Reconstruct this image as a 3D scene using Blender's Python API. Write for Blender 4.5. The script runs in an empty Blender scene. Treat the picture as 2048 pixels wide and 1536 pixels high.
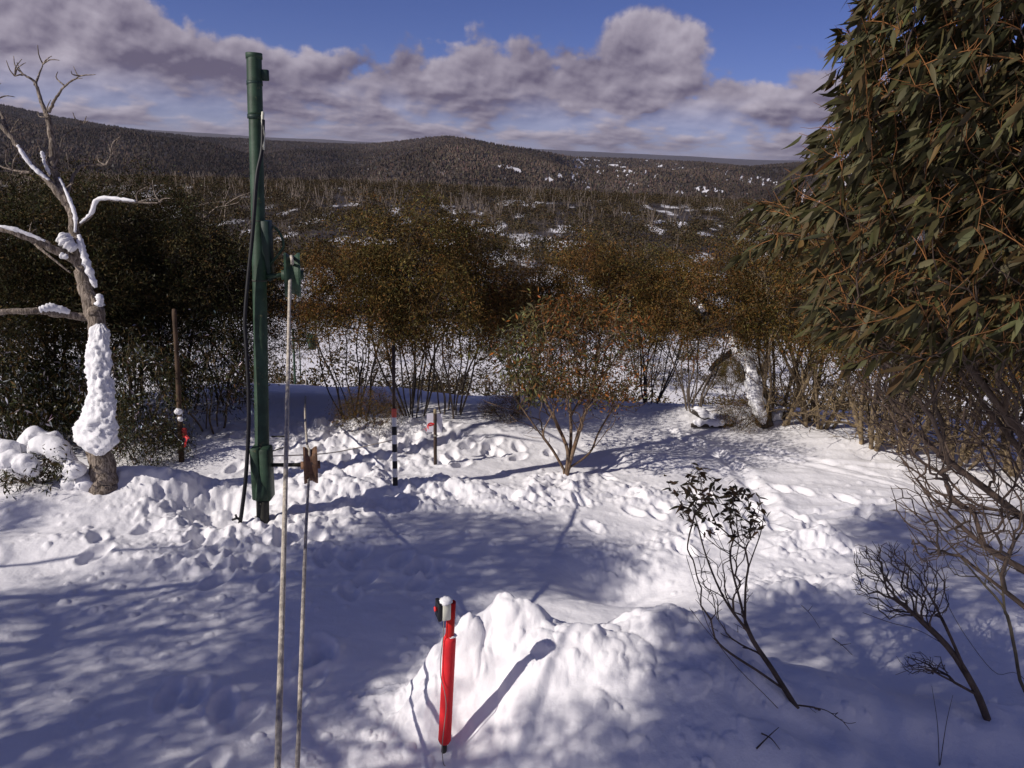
import bpy, math, random
import numpy as np
from mathutils import Matrix, Vector
R = math.radians
S = bpy.context.scene
COL = S.collection

# ------------------------------------------------------------------ camera
FPX, CX, CY = 1547.0, 1024.0, 768.0
PITCH, ROLL = R(16.7), R(2.6)
CAM = np.array([0.0, 0.0, 3.5])
_f = np.array([0, math.cos(PITCH), -math.sin(PITCH)])
_u0 = np.array([0, math.sin(PITCH), math.cos(PITCH)]); _r0 = np.array([1.0, 0, 0])
_up = math.cos(ROLL)*_u0 - math.sin(ROLL)*_r0
_rt = math.cos(ROLL)*_r0 + math.sin(ROLL)*_u0
cd = bpy.data.cameras.new('camera'); cam = bpy.data.objects.new('camera', cd); COL.objects.link(cam)
cd.sensor_width = 36; cd.lens = FPX/2048*36; cd.clip_start = 0.05; cd.clip_end = 60000
cam.matrix_world = Matrix(((_rt[0], _up[0], -_f[0], CAM[0]), (_rt[1], _up[1], -_f[1], CAM[1]),
                           (_rt[2], _up[2], -_f[2], CAM[2]), (0, 0, 0, 1)))
S.camera = cam

# ------------------------------------------------------------------ sun and sky
SHADOW_AZ, SUN_EL = R(64), R(34)          # shadows run right and away from the camera
TO_SUN = np.array([-math.sin(SHADOW_AZ)*math.cos(SUN_EL), -math.cos(SHADOW_AZ)*math.cos(SUN_EL), math.sin(SUN_EL)])
sd = bpy.data.lights.new('sun', 'SUN'); sd.energy = 4.05; sd.angle = R(0.53); sd.color = (1.0, 0.92, 0.835)
sun = bpy.data.objects.new('sun', sd); COL.objects.link(sun)
sun.rotation_euler = Vector(TO_SUN).to_track_quat('Z', 'Y').to_euler()
sun.location = (-20, -10, 30)
S.view_settings.view_transform = 'Standard'; S.view_settings.look = 'None'
S.view_settings.exposure = 0.0; S.view_settings.gamma = 1.0

def N(nt, t, **kw):
    n = nt.nodes.new(t)
    for k, v in kw.items():
        if k.startswith('i_'):
            key = k[2:]
            key = int(key) if key.isdigit() else key.replace('_', ' ')
            n.inputs[key].default_value = v
        else: setattr(n, k, v)
    return n
def mth(nt, op, a, b=None, c=None, clamp=False):
    n = nt.nodes.new('ShaderNodeMath'); n.operation = op; n.use_clamp = clamp
    for i, v in enumerate((a, b, c)):
        if v is None: continue
        if isinstance(v, (int, float)): n.inputs[i].default_value = v
        else: nt.links.new(v, n.inputs[i])
    return n.outputs[0]
def mixc(nt, fac, a, b, mode='MIX'):
    n = nt.nodes.new('ShaderNodeMix'); n.data_type = 'RGBA'; n.blend_type = mode
    for key, v in ((0, fac), (6, a), (7, b)):
        if isinstance(v, (int, float)): n.inputs[key].default_value = v
        elif isinstance(v, tuple): n.inputs[key].default_value = (*v[:3], 1)
        else: nt.links.new(v, n.inputs[key])
    return n.outputs[2]
def ramp(nt, x, lo, hi, smooth=True):
    n = nt.nodes.new('ShaderNodeMapRange'); n.interpolation_type = 'SMOOTHSTEP' if smooth else 'LINEAR'
    nt.links.new(x, n.inputs[0]); n.inputs[1].default_value = lo; n.inputs[2].default_value = hi
    return n.outputs[0]

def pix2ray(px, py):
    return _f + _rt*((px-CX)/FPX) + _up*((CY-py)/FPX)
def at(px, py, d):
    return CAM + pix2ray(px, py)*d
def project(P):
    v = np.atleast_2d(P) - CAM
    d = v@_f
    return CX + FPX*(v@_rt)/d, CY - FPX*(v@_up)/d, d
def azel(px, py):
    r = pix2ray(px, py); return math.degrees(math.atan2(r[0], r[1])), math.degrees(math.atan2(r[2], math.hypot(r[0], r[1])))

world = bpy.data.worlds.new("World"); S.world = world; world.use_nodes = True
wt = world.node_tree; wt.nodes.clear()
wo = wt.nodes.new('ShaderNodeOutputWorld'); bg = wt.nodes.new('ShaderNodeBackground')
wt.links.new(bg.outputs[0], wo.inputs[0]); bg.inputs[1].default_value = 0.074
sky = wt.nodes.new('ShaderNodeTexSky'); sky.sky_type = 'NISHITA'; sky.sun_disc = False
sky.sun_elevation = SUN_EL
sky.sun_rotation = math.atan2(TO_SUN[0], TO_SUN[1])
sky.altitude = 1500; sky.air_density = 0.8; sky.dust_density = 0.2; sky.ozone_density = 3.0
tc = wt.nodes.new('ShaderNodeTexCoord'); sx = wt.nodes.new('ShaderNodeSeparateXYZ')
wt.links.new(tc.outputs['Generated'], sx.inputs[0])
az = mth(wt, 'MULTIPLY', mth(wt, 'ARCTAN2', sx.outputs[0], sx.outputs[1]), 57.2958)
el = mth(wt, 'MULTIPLY', mth(wt, 'ARCSINE', sx.outputs[2]), 57.2958)
elp = mth(wt, 'MAXIMUM', el, -1.0)
vlog = mth(wt, 'MULTIPLY', mth(wt, 'LOGARITHM', mth(wt, 'ADD', elp, 2.2), math.e), 2.3)
def cloudnoise(du, dv, scale, detail=7.0, rough=0.55, off=0.0, dist=0.0):
    c = wt.nodes.new('ShaderNodeCombineXYZ')
    wt.links.new(mth(wt, 'ADD', mth(wt, 'MULTIPLY', az, 0.23), du), c.inputs[0])
    wt.links.new(mth(wt, 'ADD', vlog, dv), c.inputs[1]); c.inputs[2].default_value = off
    n = N(wt, 'ShaderNodeTexNoise', i_Scale=scale, i_Detail=detail, i_Roughness=rough, i_Distortion=dist)
    wt.links.new(c.outputs[0], n.inputs['Vector']); return n.outputs[0]
n1 = cloudnoise(0, 0, 0.8, detail=3.5, rough=.45, off=3.1)
n1b = cloudnoise(-0.10, 0.22, 0.8, detail=2.0, rough=.4, off=3.1)
n2 = cloudnoise(0, 0, 2.3, detail=6.0, rough=.55, off=8.4)
n2b = cloudnoise(-0.05, 0.10, 2.3, detail=2.0, rough=.4, off=8.4)
# upper outline of the cloud bank (azimuth, elevation in degrees)
bank = [(-60, 16), (-40, 15), (-30, 13), (-25.5, 10.5), (-22, 6.6), (-18, 6.3), (-14, 6.0), (-11, 5.6), (-8, 6.6), (-4, 7.4), (0, 7.2), (4, 6.5),
        (8, 6.4), (12, 6.2), (16, 6.0), (19, 6.4), (24, 6.2), (30, 7.5), (45, 10), (60, 16)]
fc = wt.nodes.new('ShaderNodeFloatCurve')
cv = fc.mapping.curves[0]
bp = [((a+60)/120, e/20) for a, e in bank]
cv.points[0].location = bp[0]; cv.points[1].location = bp[-1]
for p in bp[1:-1]: cv.points.new(*p)
fc.mapping.update()
wt.links.new(mth(wt, 'DIVIDE', mth(wt, 'ADD', az, 60.0), 120.0, clamp=True), fc.inputs['Value'])
top = mth(wt, 'MULTIPLY', fc.outputs[0], 20.0)
def puff(a0, e0, ra, re):
    a = mth(wt, 'DIVIDE', mth(wt, 'SUBTRACT', az, a0), ra); e = mth(wt, 'DIVIDE', mth(wt, 'SUBTRACT', el, e0), re)
    return mth(wt, 'SUBTRACT', 1.0, mth(wt, 'SQRT', mth(wt, 'ADD', mth(wt, 'MULTIPLY', a, a), mth(wt, 'MULTIPLY', e, e))))
def pz(px, py): return azel(px, py)
P1 = pz(1308, 118); pf = puff(P1[0], P1[1], 3.9, 3.0)
P2 = pz(1230, 175); pf2 = puff(P2[0], P2[1], 6.5, 2.0)
wob = mth(wt, 'ADD', mth(wt, 'MULTIPLY', mth(wt, 'SUBTRACT', n1, 0.5), 4.6), mth(wt, 'MULTIPLY', mth(wt, 'SUBTRACT', n2, 0.5), 5.0))
f_bank = mth(wt, 'ADD', mth(wt, 'SUBTRACT', top, el), wob)
f_puff = mth(wt, 'ADD', mth(wt, 'MULTIPLY', mth(wt, 'MAXIMUM', pf, pf2), 3.0), mth(wt, 'MULTIPLY', wob, 0.45))
dens_bank = ramp(wt, f_bank, -0.15, 1.0)
dens_puff = ramp(wt, f_puff, -0.15, 0.5)
# gaps of sky between the low streaks
gapsel = ramp(wt, mth(wt, 'ADD', n1, mth(wt, 'MULTIPLY', mth(wt, 'SUBTRACT', n2, 0.5), 0.7)), 0.40, 0.60)
lowf = mth(wt, 'MULTIPLY', ramp(wt, el, 4.5, 0.8), 0.8)
gap = mth(wt, 'SUBTRACT', 1.0, mth(wt, 'MULTIPLY', lowf, mth(wt, 'SUBTRACT', 1.0, gapsel)))
dens = mth(wt, 'MAXIMUM', mth(wt, 'MULTIPLY', dens_bank, gap), dens_puff)
# loose clouds higher up, over the whole sky
cz = wt.nodes.new('ShaderNodeCombineXYZ')
zz = mth(wt, 'MAXIMUM', mth(wt, 'ADD', sx.outputs[2], 0.1), 0.1)
wt.links.new(mth(wt, 'DIVIDE', sx.outputs[0], zz), cz.inputs[0]); wt.links.new(mth(wt, 'DIVIDE', sx.outputs[1], zz), cz.inputs[1])
nh = N(wt, 'ShaderNodeTexNoise', i_Scale=1.3, i_Detail=6.0); wt.links.new(cz.outputs[0], nh.inputs['Vector'])
hi = mth(wt, 'MULTIPLY', ramp(wt, nh.outputs[0], 0.5, 0.68), ramp(wt, el, 14.0, 24.0))
dens = mth(wt, 'MAXIMUM', dens, mth(wt, 'MULTIPLY', hi, 0.7))
lit = mth(wt, 'ADD', mth(wt, 'MULTIPLY', mth(wt, 'SUBTRACT', n1, n1b), 3.0), mth(wt, 'MULTIPLY', mth(wt, 'SUBTRACT', n2, n2b), 1.6))
edge = ramp(wt, f_bank, 3.2, 0.2)
pl = mth(wt, 'MULTIPLY', dens_puff, mth(wt, 'ADD', 0.14, mth(wt, 'MULTIPLY', mth(wt, 'SUBTRACT', el, P1[1]), 0.12)))
lum = mth(wt, 'ADD', mth(wt, 'ADD', mth(wt, 'ADD', 0.34, mth(wt, 'MULTIPLY', mth(wt, 'SUBTRACT', 0.5, n1), 1.3)), lit), mth(wt, 'MULTIPLY', edge, 0.17))
lum = mth(wt, 'ADD', lum, mth(wt, 'MULTIPLY', ramp(wt, el, 4.5, 0.8), 0.16))
lum = mth(wt, 'ADD', lum, mth(wt, 'MAXIMUM', pl, -0.1), clamp=True)
ccol = mixc(wt, lum, (1.80, 1.55, 2.45), (6.2, 5.6, 6.7))
blue = mixc(wt, 1.0, sky.outputs[0], (0.64, 0.60, 0.96), 'MULTIPLY')
allsky = mixc(wt, dens, blue, ccol)
wt.links.new(allsky, bg.inputs[0])

# ------------------------------------------------------------------ noise
def _h(ix, iy, s):
    n = (ix.astype(np.int64)*374761393 + iy.astype(np.int64)*668265263 + int(s)*974126177) & 0xffffffff
    n = ((n ^ (n >> 13))*1274126177) & 0xffffffff
    n = ((n ^ (n >> 15))*2246822519) & 0xffffffff
    return ((n ^ (n >> 16)) & 0xffffff)/16777216.0
def vn(x, y, s=0):
    ix, iy = np.floor(x), np.floor(y); fx, fy = x-ix, y-iy
    fx = fx*fx*fx*(fx*(fx*6-15)+10); fy = fy*fy*fy*(fy*(fy*6-15)+10)
    a, b, c, d = _h(ix, iy, s), _h(ix+1, iy, s), _h(ix, iy+1, s), _h(ix+1, iy+1, s)
    return (a*(1-fx)+b*fx)*(1-fy) + (c*(1-fx)+d*fx)*fy
def fbm(x, y, s=0, o=4, g=0.5):
    v = 0; a = 1; t = 0
    for k in range(o):
        v = v + a*(vn(x*2**k + 17.3*k, y*2**k - 9.1*k, s+k)-0.5); t += a; a *= g
    return v/t*2
def lumps(x, y, sc, s, rmin=0.28, rmax=0.62, prob=1.0):
    X, Y = x/sc, y/sc; ix, iy = np.floor(X), np.floor(Y); h = np.zeros_like(X)
    for dx in (-1, 0, 1):
        for dy in (-1, 0, 1):
            cx, cy = ix+dx, iy+dy
            px = cx + _h(cx, cy, s); py = cy + _h(cx, cy, s+1); rr = rmin+(rmax-rmin)*_h(cx, cy, s+2)
            on = _h(cx, cy, s+3) < prob
            q = rr*rr - (X-px)**2*(0.7+0.6*_h(cx, cy, s+4)) - (Y-py)**2
            h = np.maximum(h, np.where(on & (q > 0), np.sqrt(np.maximum(q, 0))*(0.6+0.7*_h(cx, cy, s+5)), 0))
    return h*sc
def chunks(x, y, sc, s, prob=1.0):
    X, Y = x/sc, y/sc; ix, iy = np.floor(X), np.floor(Y); h = np.zeros_like(X)
    for dx in (-1, 0, 1):
        for dy in (-1, 0, 1):
            cx, cy = ix+dx, iy+dy; u = X-cx-_h(cx, cy, s); v = Y-cy-_h(cx, cy, s+1); rr = .25+.4*_h(cx, cy, s+2)**1.5
            on = _h(cx, cy, s+3) < prob; a = 6.28*_h(cx, cy, s+4); c, sn = np.cos(a), np.sin(a); p = u*c+v*sn; q = -u*sn+v*c
            e = np.minimum(rr-np.abs(p), (rr-np.abs(q)*1.2)); e2 = rr*1.15-np.hypot(p, q)
            hh = np.minimum(np.minimum(e, e2)*2.2, rr*(.35+.7*_h(cx, cy, s+5)) + p*(_h(cx, cy, s+6)-.5)*1.3 + q*(_h(cx, cy, s+7)-.5)*1.0)
            h = np.maximum(h, np.where(on, hh, 0))
    return h*sc
def sst(a, b, x):
    t = np.clip((x-a)/(b-a), 0, 1); return t*t*(3-2*t)

# ------------------------------------------------------------------ terrain
prof_r = np.array([0, 3, 7, 10, 12.2, 13.2, 14.2, 17, 24, 34, 45, 60, 90, 120, 200, 250, 280, 320, 450, 700, 1000, 1e5])
prof_z = np.array([0, 0, -.24, -.42, -.52, -.62, -1.0, -2.6, -6.4, -8.9, -9.2, -9.6, -11.4, -12.6, -12.4, -11.6, -11.3, -14, -50, -75, -66, -66])
_rr = np.unique(np.concatenate([np.linspace(0, 60, 900), np.geomspace(60, 2e4, 1500)]))
_zz = np.interp(_rr, prof_r, prof_z)
_k = np.ones(19)/19
_zs = np.convolve(np.pad(_zz, 9, mode='edge'), _k, 'valid')
skyl = [(-500, 190), (-250, 186), (0, 203), (100, 225), (200, 243), (300, 258), (400, 269), (480, 272), (560, 278), (700, 284), (740, 283), (800, 277), (850, 270), (890, 266),
        (940, 271), (1000, 283), (1080, 295), (1150, 308), (1250, 312), (1400, 319), (1500, 328), (1600, 319), (1800, 320), (2050, 330), (2400, 340)]
_sk = np.array([azel(*p) for p in skyl])
_rp = np.array([(-90, 3000), (-34, 3000), (-22, 2700), (-14, 3400), (-9, 3000), (-4, 2000), (2, 1950), (6, 2600), (14, 2600), (24, 2300), (90, 2300)])
def macro(x, y):
    x = np.asarray(x, float); y = np.asarray(y, float)
    r = np.hypot(x, y); a = np.degrees(np.arctan2(x, y))
    near = np.hypot(np.maximum(y, 0), 0.3*x)
    w = sst(40, 160, r); s = near*(1-w) + r*w
    s = s + 0.25*fbm(x/3.0, y/9.0, 91, 2)*sst(4, 12, r)
    z = np.interp(s, _rr, _zs)
    ea = np.interp(a, _sk[:, 0], _sk[:, 1]); rp = np.interp(a, _rp[:, 0], _rp[:, 1])
    zsky = 3.5 + rp*np.tan(np.radians(ea)) - 9
    t = np.clip((r-950)/(rp-950), 0, 1)
    rise = t**0.85*(1-0.25*np.sin(t*math.pi))
    zf = (zsky+66)*rise
    rd = lambda a0, wa, r0, wr, hh: hh*np.exp(-((a-a0)/wa)**2-((r-r0)/wr)**2)
    zf = zf + rd(-26, 7, 1650, 220, 38) + rd(-15, 5, 1900, 250, 26) + rd(-35, 6, 2000, 260, 45) + rd(8, 5, 1500, 200, 22) + rd(18, 7, 1750, 230, 26) + rd(-6, 4, 1400, 160, 18) - rd(-21, 5, 2150, 260, 40) - rd(-10, 4, 1750, 200, 28) - rd(6.5, 2.5, 1800, 300, 26)
    sp = fbm(a*0.13, r/520.0, 5, 3)*40*np.sin(np.clip(t, 0, 1)*math.pi)
    back = np.where(r > rp, (r-rp)*0.09, 0)
    zf = zf + sp - np.minimum(back, 260)
    far12 = sst(7500, 11500, r)*(300 + 25*fbm(a*0.12, r*0, 33, 3)+8)
    z = z + np.where(r > 950, zf, 0) + np.where(r > 7000, far12, 0)
    z = z + 0.9*fbm(x/35, y/35, 8, 3)*sst(35, 90, r)*(1-sst(900, 1500, r))
    return z
def ground_hit(px, py, fn=None, tmax=6000):
    fn = fn or macro
    ray = pix2ray(px, py); ts = np.concatenate([np.linspace(1, 40, 1600), np.geomspace(40, tmax, 3000)])
    P = CAM + ray[None, :]*ts[:, None]
    below = P[:, 2] < fn(P[:, 0], P[:, 1])
    i = int(np.argmax(below)) if below.any() else len(ts)-1
    return P[i]
def seg(x, y, a, b):
    ax, ay, bx, by = a[0], a[1], b[0], b[1]; dx, dy = bx-ax, by-ay
    t = np.clip(((x-ax)*dx+(y-ay)*dy)/(dx*dx+dy*dy+1e-9), 0, 1)
    return np.hypot(x-ax-t*dx, y-ay-t*dy), t
# places where the snow is broken into clods: pixel on the ground, half widths (m), strength
rub = [(ground_hit(*p[:2]), *p[2:]) for p in [
    (180, 1095, .9, .18, .5), (350, 1040, .5, .3, .7), (420, 1000, .8, .7, 1), (540, 1075, 1.0, .5, 1), (640, 960, .9, .7, 1), (700, 1010, .8, .5, .8), (760, 905, 1.1, .7, .8),
    (880, 995, .7, .45, 1.25), (1010, 1000, .65, .4, 1.25), (1130, 975, .5, .4, 1.2), (1240, 985, .6, .35, 1), (1360, 1005, .5, .3, .7), (640, 870, 1.1, .9, .8), (760, 870, 1., .6, .8),
    (900, 900, .9, .5, .4), (520, 860, 1.2, .8, .5), (1620, 1100, .7, .35, .9), (1560, 1180, .5, .35, .8), (1650, 1180, .45, .3, .9), (1350, 1080, .5, .5, .5), (1500, 1020, 1.2, .5, .28), (1700, 980, 1.4, .6, .2),
    (1230, 1110, .5, .35, .6), (620, 1200, .8, .5, .35), (850, 1440, .6, .4, .6), (700, 1480, .6, .4, .4), (400, 1130, 1.0, .3, .6), (960, 1300, .5, .5, .6)]]
crest = [at(*p) for p in [(955, 1205, 4.98), (1002, 1162, 5.05), (1050, 1188, 5.0), (1100, 1222, 4.9), (1160, 1244, 4.84), (1230, 1250, 4.82), (1290, 1238, 4.84), (1342, 1165, 5.0), (1385, 1195, 4.95), (1420, 1270, 4.75)]]
pit_pole = ground_hit(445, 1015); pit_dug = ground_hit(1250, 1170); bole = ground_hit(205, 965)
drifts = [(ground_hit(*p[:2]), *p[2:]) for p in [(120, 1010, 1.1, .45, .22), (330, 985, .8, .3, .2), (215, 990, .7, .2, .12), (60, 1100, 1.5, .25, .08), (420, 905, .8, .35, .15), (990, 870, 1.3, .5, .12), (1300, 925, 1., .3, .10),
    (1750, 900, 1.5, .5, .15), (950, 830, 1.8, .5, .12), (580, 805, 2.0, .4, .14), (1550, 840, 2.0, .6, .18), (2000, 1300, .9, 1.2, .30), (1750, 1480, .7, .6, .12), (780, 860, .7, .3, .12), (1620, 1085, .5, .2, .12), (700, 985, .5, .25, .14), (880, 980, .6, .2, .10)]]
trail = [ground_hit(*p) for p in [(1330, 862), (1385, 885), (1430, 905), (1470, 935), (1500, 965), (1530, 1000), (1545, 1040)]]
FOOT = [(ground_hit(*p)[:2], n, sp_) for p, n, sp_ in [((640, 880), 26, (.8, .8)), ((800, 880), 22, (.8, .5)), ((900, 910), 14, (.6, .3)), ((430, 1075), 12, (.6, .2)), ((560, 1120), 12, (.7, .25)), ((1450, 1000), 12, (1.0, .45)), ((1330, 1060), 8, (.6, .3)), ((1600, 1050), 7, (1.0, .4)), ((700, 1130), 10, (.6, .3)), ((560, 1380), 10, (.5, .5))]]
SKI = [(ground_hit(*a), ground_hit(*b)) for a, b in [((1330, 868), (1960, 1010)), ((1340, 862), (1970, 996)), ((1380, 1050), (1990, 985)), ((1390, 1062), (2000, 997)), ((1450, 915), (1990, 950)), ((990, 850), (1330, 900))]]
def detail(x, y):
    r = np.hypot(x, y); m = r < 26
    out = np.zeros_like(x); X = x[m]; Y = y[m]
    h = 0.05*fbm(X/1.1, Y/1.1, 41, 3) + 0.014*fbm(X/0.25, Y/0.18, 47, 3)
    # wind ripples and skied streaks on the right
    mr = sst(1.0, 3.5, X)*sst(5.5, 7.5, Y)
    h += mr*0.022*fbm(X/1.6+Y*.2, Y/0.16, 61, 3)
    mask = 0.12 + 0.14*sst(.1, .6, fbm(X/.9, Y/.9, 77, 2))
    for p, a, b, s in rub:
        q = ((X-p[0])/a)**2 + ((Y-p[1])/b)**2
        mask = np.maximum(mask, s*np.exp(-q*0.9))
    for p, a, b, s in drifts:
        h += s*np.exp(-((X-p[0])/a)**2 - ((Y-p[1])/b)**2)
    mask = mask*(.5+.85*vn(X/.55, Y/.45, 31))
    # dug snow wall
    H = np.zeros_like(X); fm = np.zeros_like(X)
    for a, b in zip(crest[:-1], crest[1:]):
        d, t = seg(X, Y, a, b); zc = a[2]*(1-t)+b[2]*t
        g = macro(np.array([a[0]]), np.array([a[1]]))[0]
        cyy = a[1]*(1-t)+b[1]*t
        front = Y < cyy
        wd = np.where(front, 0.33+.66*sst(0, .9, X-crest[0][0]+.2), 0.24)*(1+.25*fbm(X/.35, Y/.35, 88, 2))
        hh = .84*(zc-g)*np.where(front, np.exp(-(d/wd)**1.5), np.exp(-(d/wd)**2))
        H = np.maximum(H, hh); fm = np.maximum(fm, np.exp(-(d/0.6)**2))
    h += H
    mask = np.maximum(mask, 0.36*fm)
    h -= 0.24*np.exp(-((X-pit_dug[0])/.55)**2 - ((Y-pit_dug[1]-.1)/.35)**2)
    h -= 0.32*np.exp(-(((X-pit_pole[0])/.42)**2 + ((Y-pit_pole[1])/.38)**2)**1.3)
    h -= 0.16*np.exp(-(((X-bole[0])/.3)**2 + ((Y-bole[1])/.3)**2))
    for a, b in zip(trail[:-1], trail[1:]):
        d, t = seg(X, Y, a, b)
        h += (-0.045*np.exp(-(d/.10)**2) + 0.010*np.exp(-((d-.2)/.07)**2))*(.6+.9*vn(X/.22, Y/.22, 9))
        mask = np.maximum(mask, .35*np.exp(-(d/.22)**2))
    rf = np.random.default_rng(12)
    for (cx_, cy_), n_, sp_ in FOOT:
        for _ in range(n_):
            fx, fy, an = cx_+rf.normal(0, sp_[0]), cy_+rf.normal(0, sp_[1]), rf.uniform(-.6, .6); c_, s_ = math.cos(an), math.sin(an)
            near_ = (np.abs(X-fx) < .4) & (np.abs(Y-fy) < .4)
            if not near_.any(): continue
            u_ = ((X[near_]-fx)*c_+(Y[near_]-fy)*s_)/.075; v_ = (-(X[near_]-fx)*s_+(Y[near_]-fy)*c_)/.15; q_ = u_*u_+v_*v_
            h[near_] += -.055*np.exp(-q_**2) + .014*np.exp(-((np.sqrt(q_)-1.35)/.3)**2)
    for a, b in SKI:
        d, t = seg(X, Y, a, b); d = np.abs(d+.03*np.sin(t*9)); h += -.022*np.exp(-(d/.035)**2) + .010*np.exp(-((d-.08)/.03)**2)
    wx = X + .06*fbm(X/.2, Y/.2, 5, 2); wy = Y + .06*fbm(X/.2, Y/.2, 15, 2)
    L1 = lumps(wx, wy, .34, 100, prob=.75); L2 = lumps(wx, wy, .17, 200, prob=.85); L3 = lumps(X, Y, .075, 300, prob=.6); L4 = lumps(X, Y, .11, 400, .15, .42, prob=.3)
    m1 = sst(.30, .95, mask)
    h += fm*(.30*L1+.16*L2)
    K1 = chunks(wx, wy, .26, 610, .7); K2 = chunks(wx, wy, .13, 620, .75); K3 = chunks(X, Y, .07, 630, .5)
    h += m1*(0.22*L1 + .42*K1 + .07*fbm(X/.3, Y/.3, 500, 3)) + sst(.14, .7, mask)*(0.30*L2 + .42*K2) + sst(.08, .55, mask)*(.30*L3+.28*K3) + .5*L4*sst(.05, .2, mask)
    h += m1*.018*fbm(X/.06, Y/.06, 700, 2)
    fade = 1 - sst(18, 25, r)
    out[m] = h*fade[m] if fade.shape == r.shape else h
    return out
def G(x, y):
    x = np.atleast_1d(np.asarray(x, float)); y = np.atleast_1d(np.asarray(y, float))
    return macro(x, y) + detail(x, y)
def hits(Q):
    Q = np.array(Q, float); rays = _f[None]+_rt[None]*((Q[:, :1]-CX)/FPX)+_up[None]*((CY-Q[:, 1:])/FPX)
    t0 = np.array([np.linalg.norm(ground_hit(*q)-CAM) for q in Q])/np.linalg.norm(rays, axis=1)
    f_ = np.linspace(.70, 1.08, 150); T_ = t0[:, None]*f_[None]; Pp = CAM+rays[:, None]*T_[..., None]
    zg = G(Pp[..., 0].ravel(), Pp[..., 1].ravel()).reshape(T_.shape); i_ = np.argmax(Pp[..., 2] < zg, 1)
    return Pp[np.arange(len(Q)), i_]
def gdepth(px, py): return (hits([(px, py)])[0]-CAM)@_f
def gpt(px, py, dz=0.0):
    p = hits([(px, py)])[0]; return np.array([p[0], p[1], G(p[0], p[1])[0]+dz])

# ------------------------------------------------------------------ materials
def new_mat(name):
    m = bpy.data.materials.new(name); m.use_nodes = True; nt = m.node_tree; nt.nodes.clear()
    o = nt.nodes.new('ShaderNodeOutputMaterial'); return m, nt, o
def pmat(name, col, rough=0.7, var=0.25, nscale=8.0, bump=0.0, bscale=40.0, metal=0.0, second=None, thr=(0.55, 0.65), spec=0.3, stretch=1.0):
    m, nt, o = new_mat(name); b = nt.nodes.new('ShaderNodeBsdfPrincipled'); nt.links.new(b.outputs[0], o.inputs[0])
    tcn = nt.nodes.new('ShaderNodeTexCoord')
    mp = N(nt, 'ShaderNodeMapping'); mp.inputs['Scale'].default_value = (1, 1, stretch); nt.links.new(tcn.outputs['Object'], mp.inputs[0]); OC = mp.outputs[0]
    n = N(nt, 'ShaderNodeTexNoise', i_Scale=nscale, i_Detail=5.0, i_Roughness=0.6); nt.links.new(OC, n.inputs[0])
    lo = tuple(c*(1-var) for c in col); hi = tuple(min(1, c*(1+var)) for c in col)
    c = mixc(nt, ramp(nt, n.outputs[0], .3, .7), lo, hi)
    if second:
        n2_ = N(nt, 'ShaderNodeTexNoise', i_Scale=nscale*2.3, i_Detail=6.0, i_Roughness=0.7); nt.links.new(OC, n2_.inputs[0])
        c = mixc(nt, ramp(nt, n2_.outputs[0], *thr), c, second)
    nt.links.new(c, b.inputs['Base Color']); b.inputs['Roughness'].default_value = rough
    b.inputs['Metallic'].default_value = metal; b.inputs['Specular IOR Level'].default_value = spec
    if bump:
        nb = N(nt, 'ShaderNodeTexNoise', i_Scale=bscale, i_Detail=6.0); nt.links.new(OC, nb.inputs[0])
        bn = N(nt, 'ShaderNodeBump', i_Strength=bump, i_Distance=0.01); nt.links.new(nb.outputs[0], bn.inputs['Height']); nt.links.new(bn.outputs[0], b.inputs['Normal'])
    return m
def leafmat(name, trans=0.25, rough=0.45, gain=1.0, spec=0.35):
    m, nt, o = new_mat(name); b = nt.nodes.new('ShaderNodeBsdfPrincipled')
    at_ = N(nt, 'ShaderNodeVertexColor', layer_name='tint')
    c = mixc(nt, 1.0, at_.outputs[0], (gain, gain, gain), 'MULTIPLY')
    nt.links.new(c, b.inputs['Base Color']); b.inputs['Roughness'].default_value = rough; b.inputs['Specular IOR Level'].default_value = spec
    t = nt.nodes.new('ShaderNodeBsdfTranslucent'); nt.links.new(c, t.inputs[0])
    mx = N(nt, 'ShaderNodeMixShader', i_0=trans); nt.links.new(b.outputs[0], mx.inputs[1]); nt.links.new(t.outputs[0], mx.inputs[2])
    nt.links.new(mx.outputs[0], o.inputs[0]); return m
def snowmat(name, bump=0.5):
    m, nt, o = new_mat(name); b = nt.nodes.new('ShaderNodeBsdfPrincipled'); nt.links.new(b.outputs[0], o.inputs[0])
    tcn = nt.nodes.new('ShaderNodeTexCoord')
    n = N(nt, 'ShaderNodeTexNoise', i_Scale=30.0, i_Detail=8.0, i_Roughness=.7); nt.links.new(tcn.outputs['Object'], n.inputs[0])
    b.inputs['Base Color'].default_value = (.86, .86, .89, 1); b.inputs['Roughness'].default_value = .6; b.inputs['Specular IOR Level'].default_value = .25
    bn = N(nt, 'ShaderNodeBump', i_Strength=bump, i_Distance=.012); nt.links.new(n.outputs[0], bn.inputs['Height']); nt.links.new(bn.outputs[0], b.inputs['Normal'])
    return m
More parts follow.
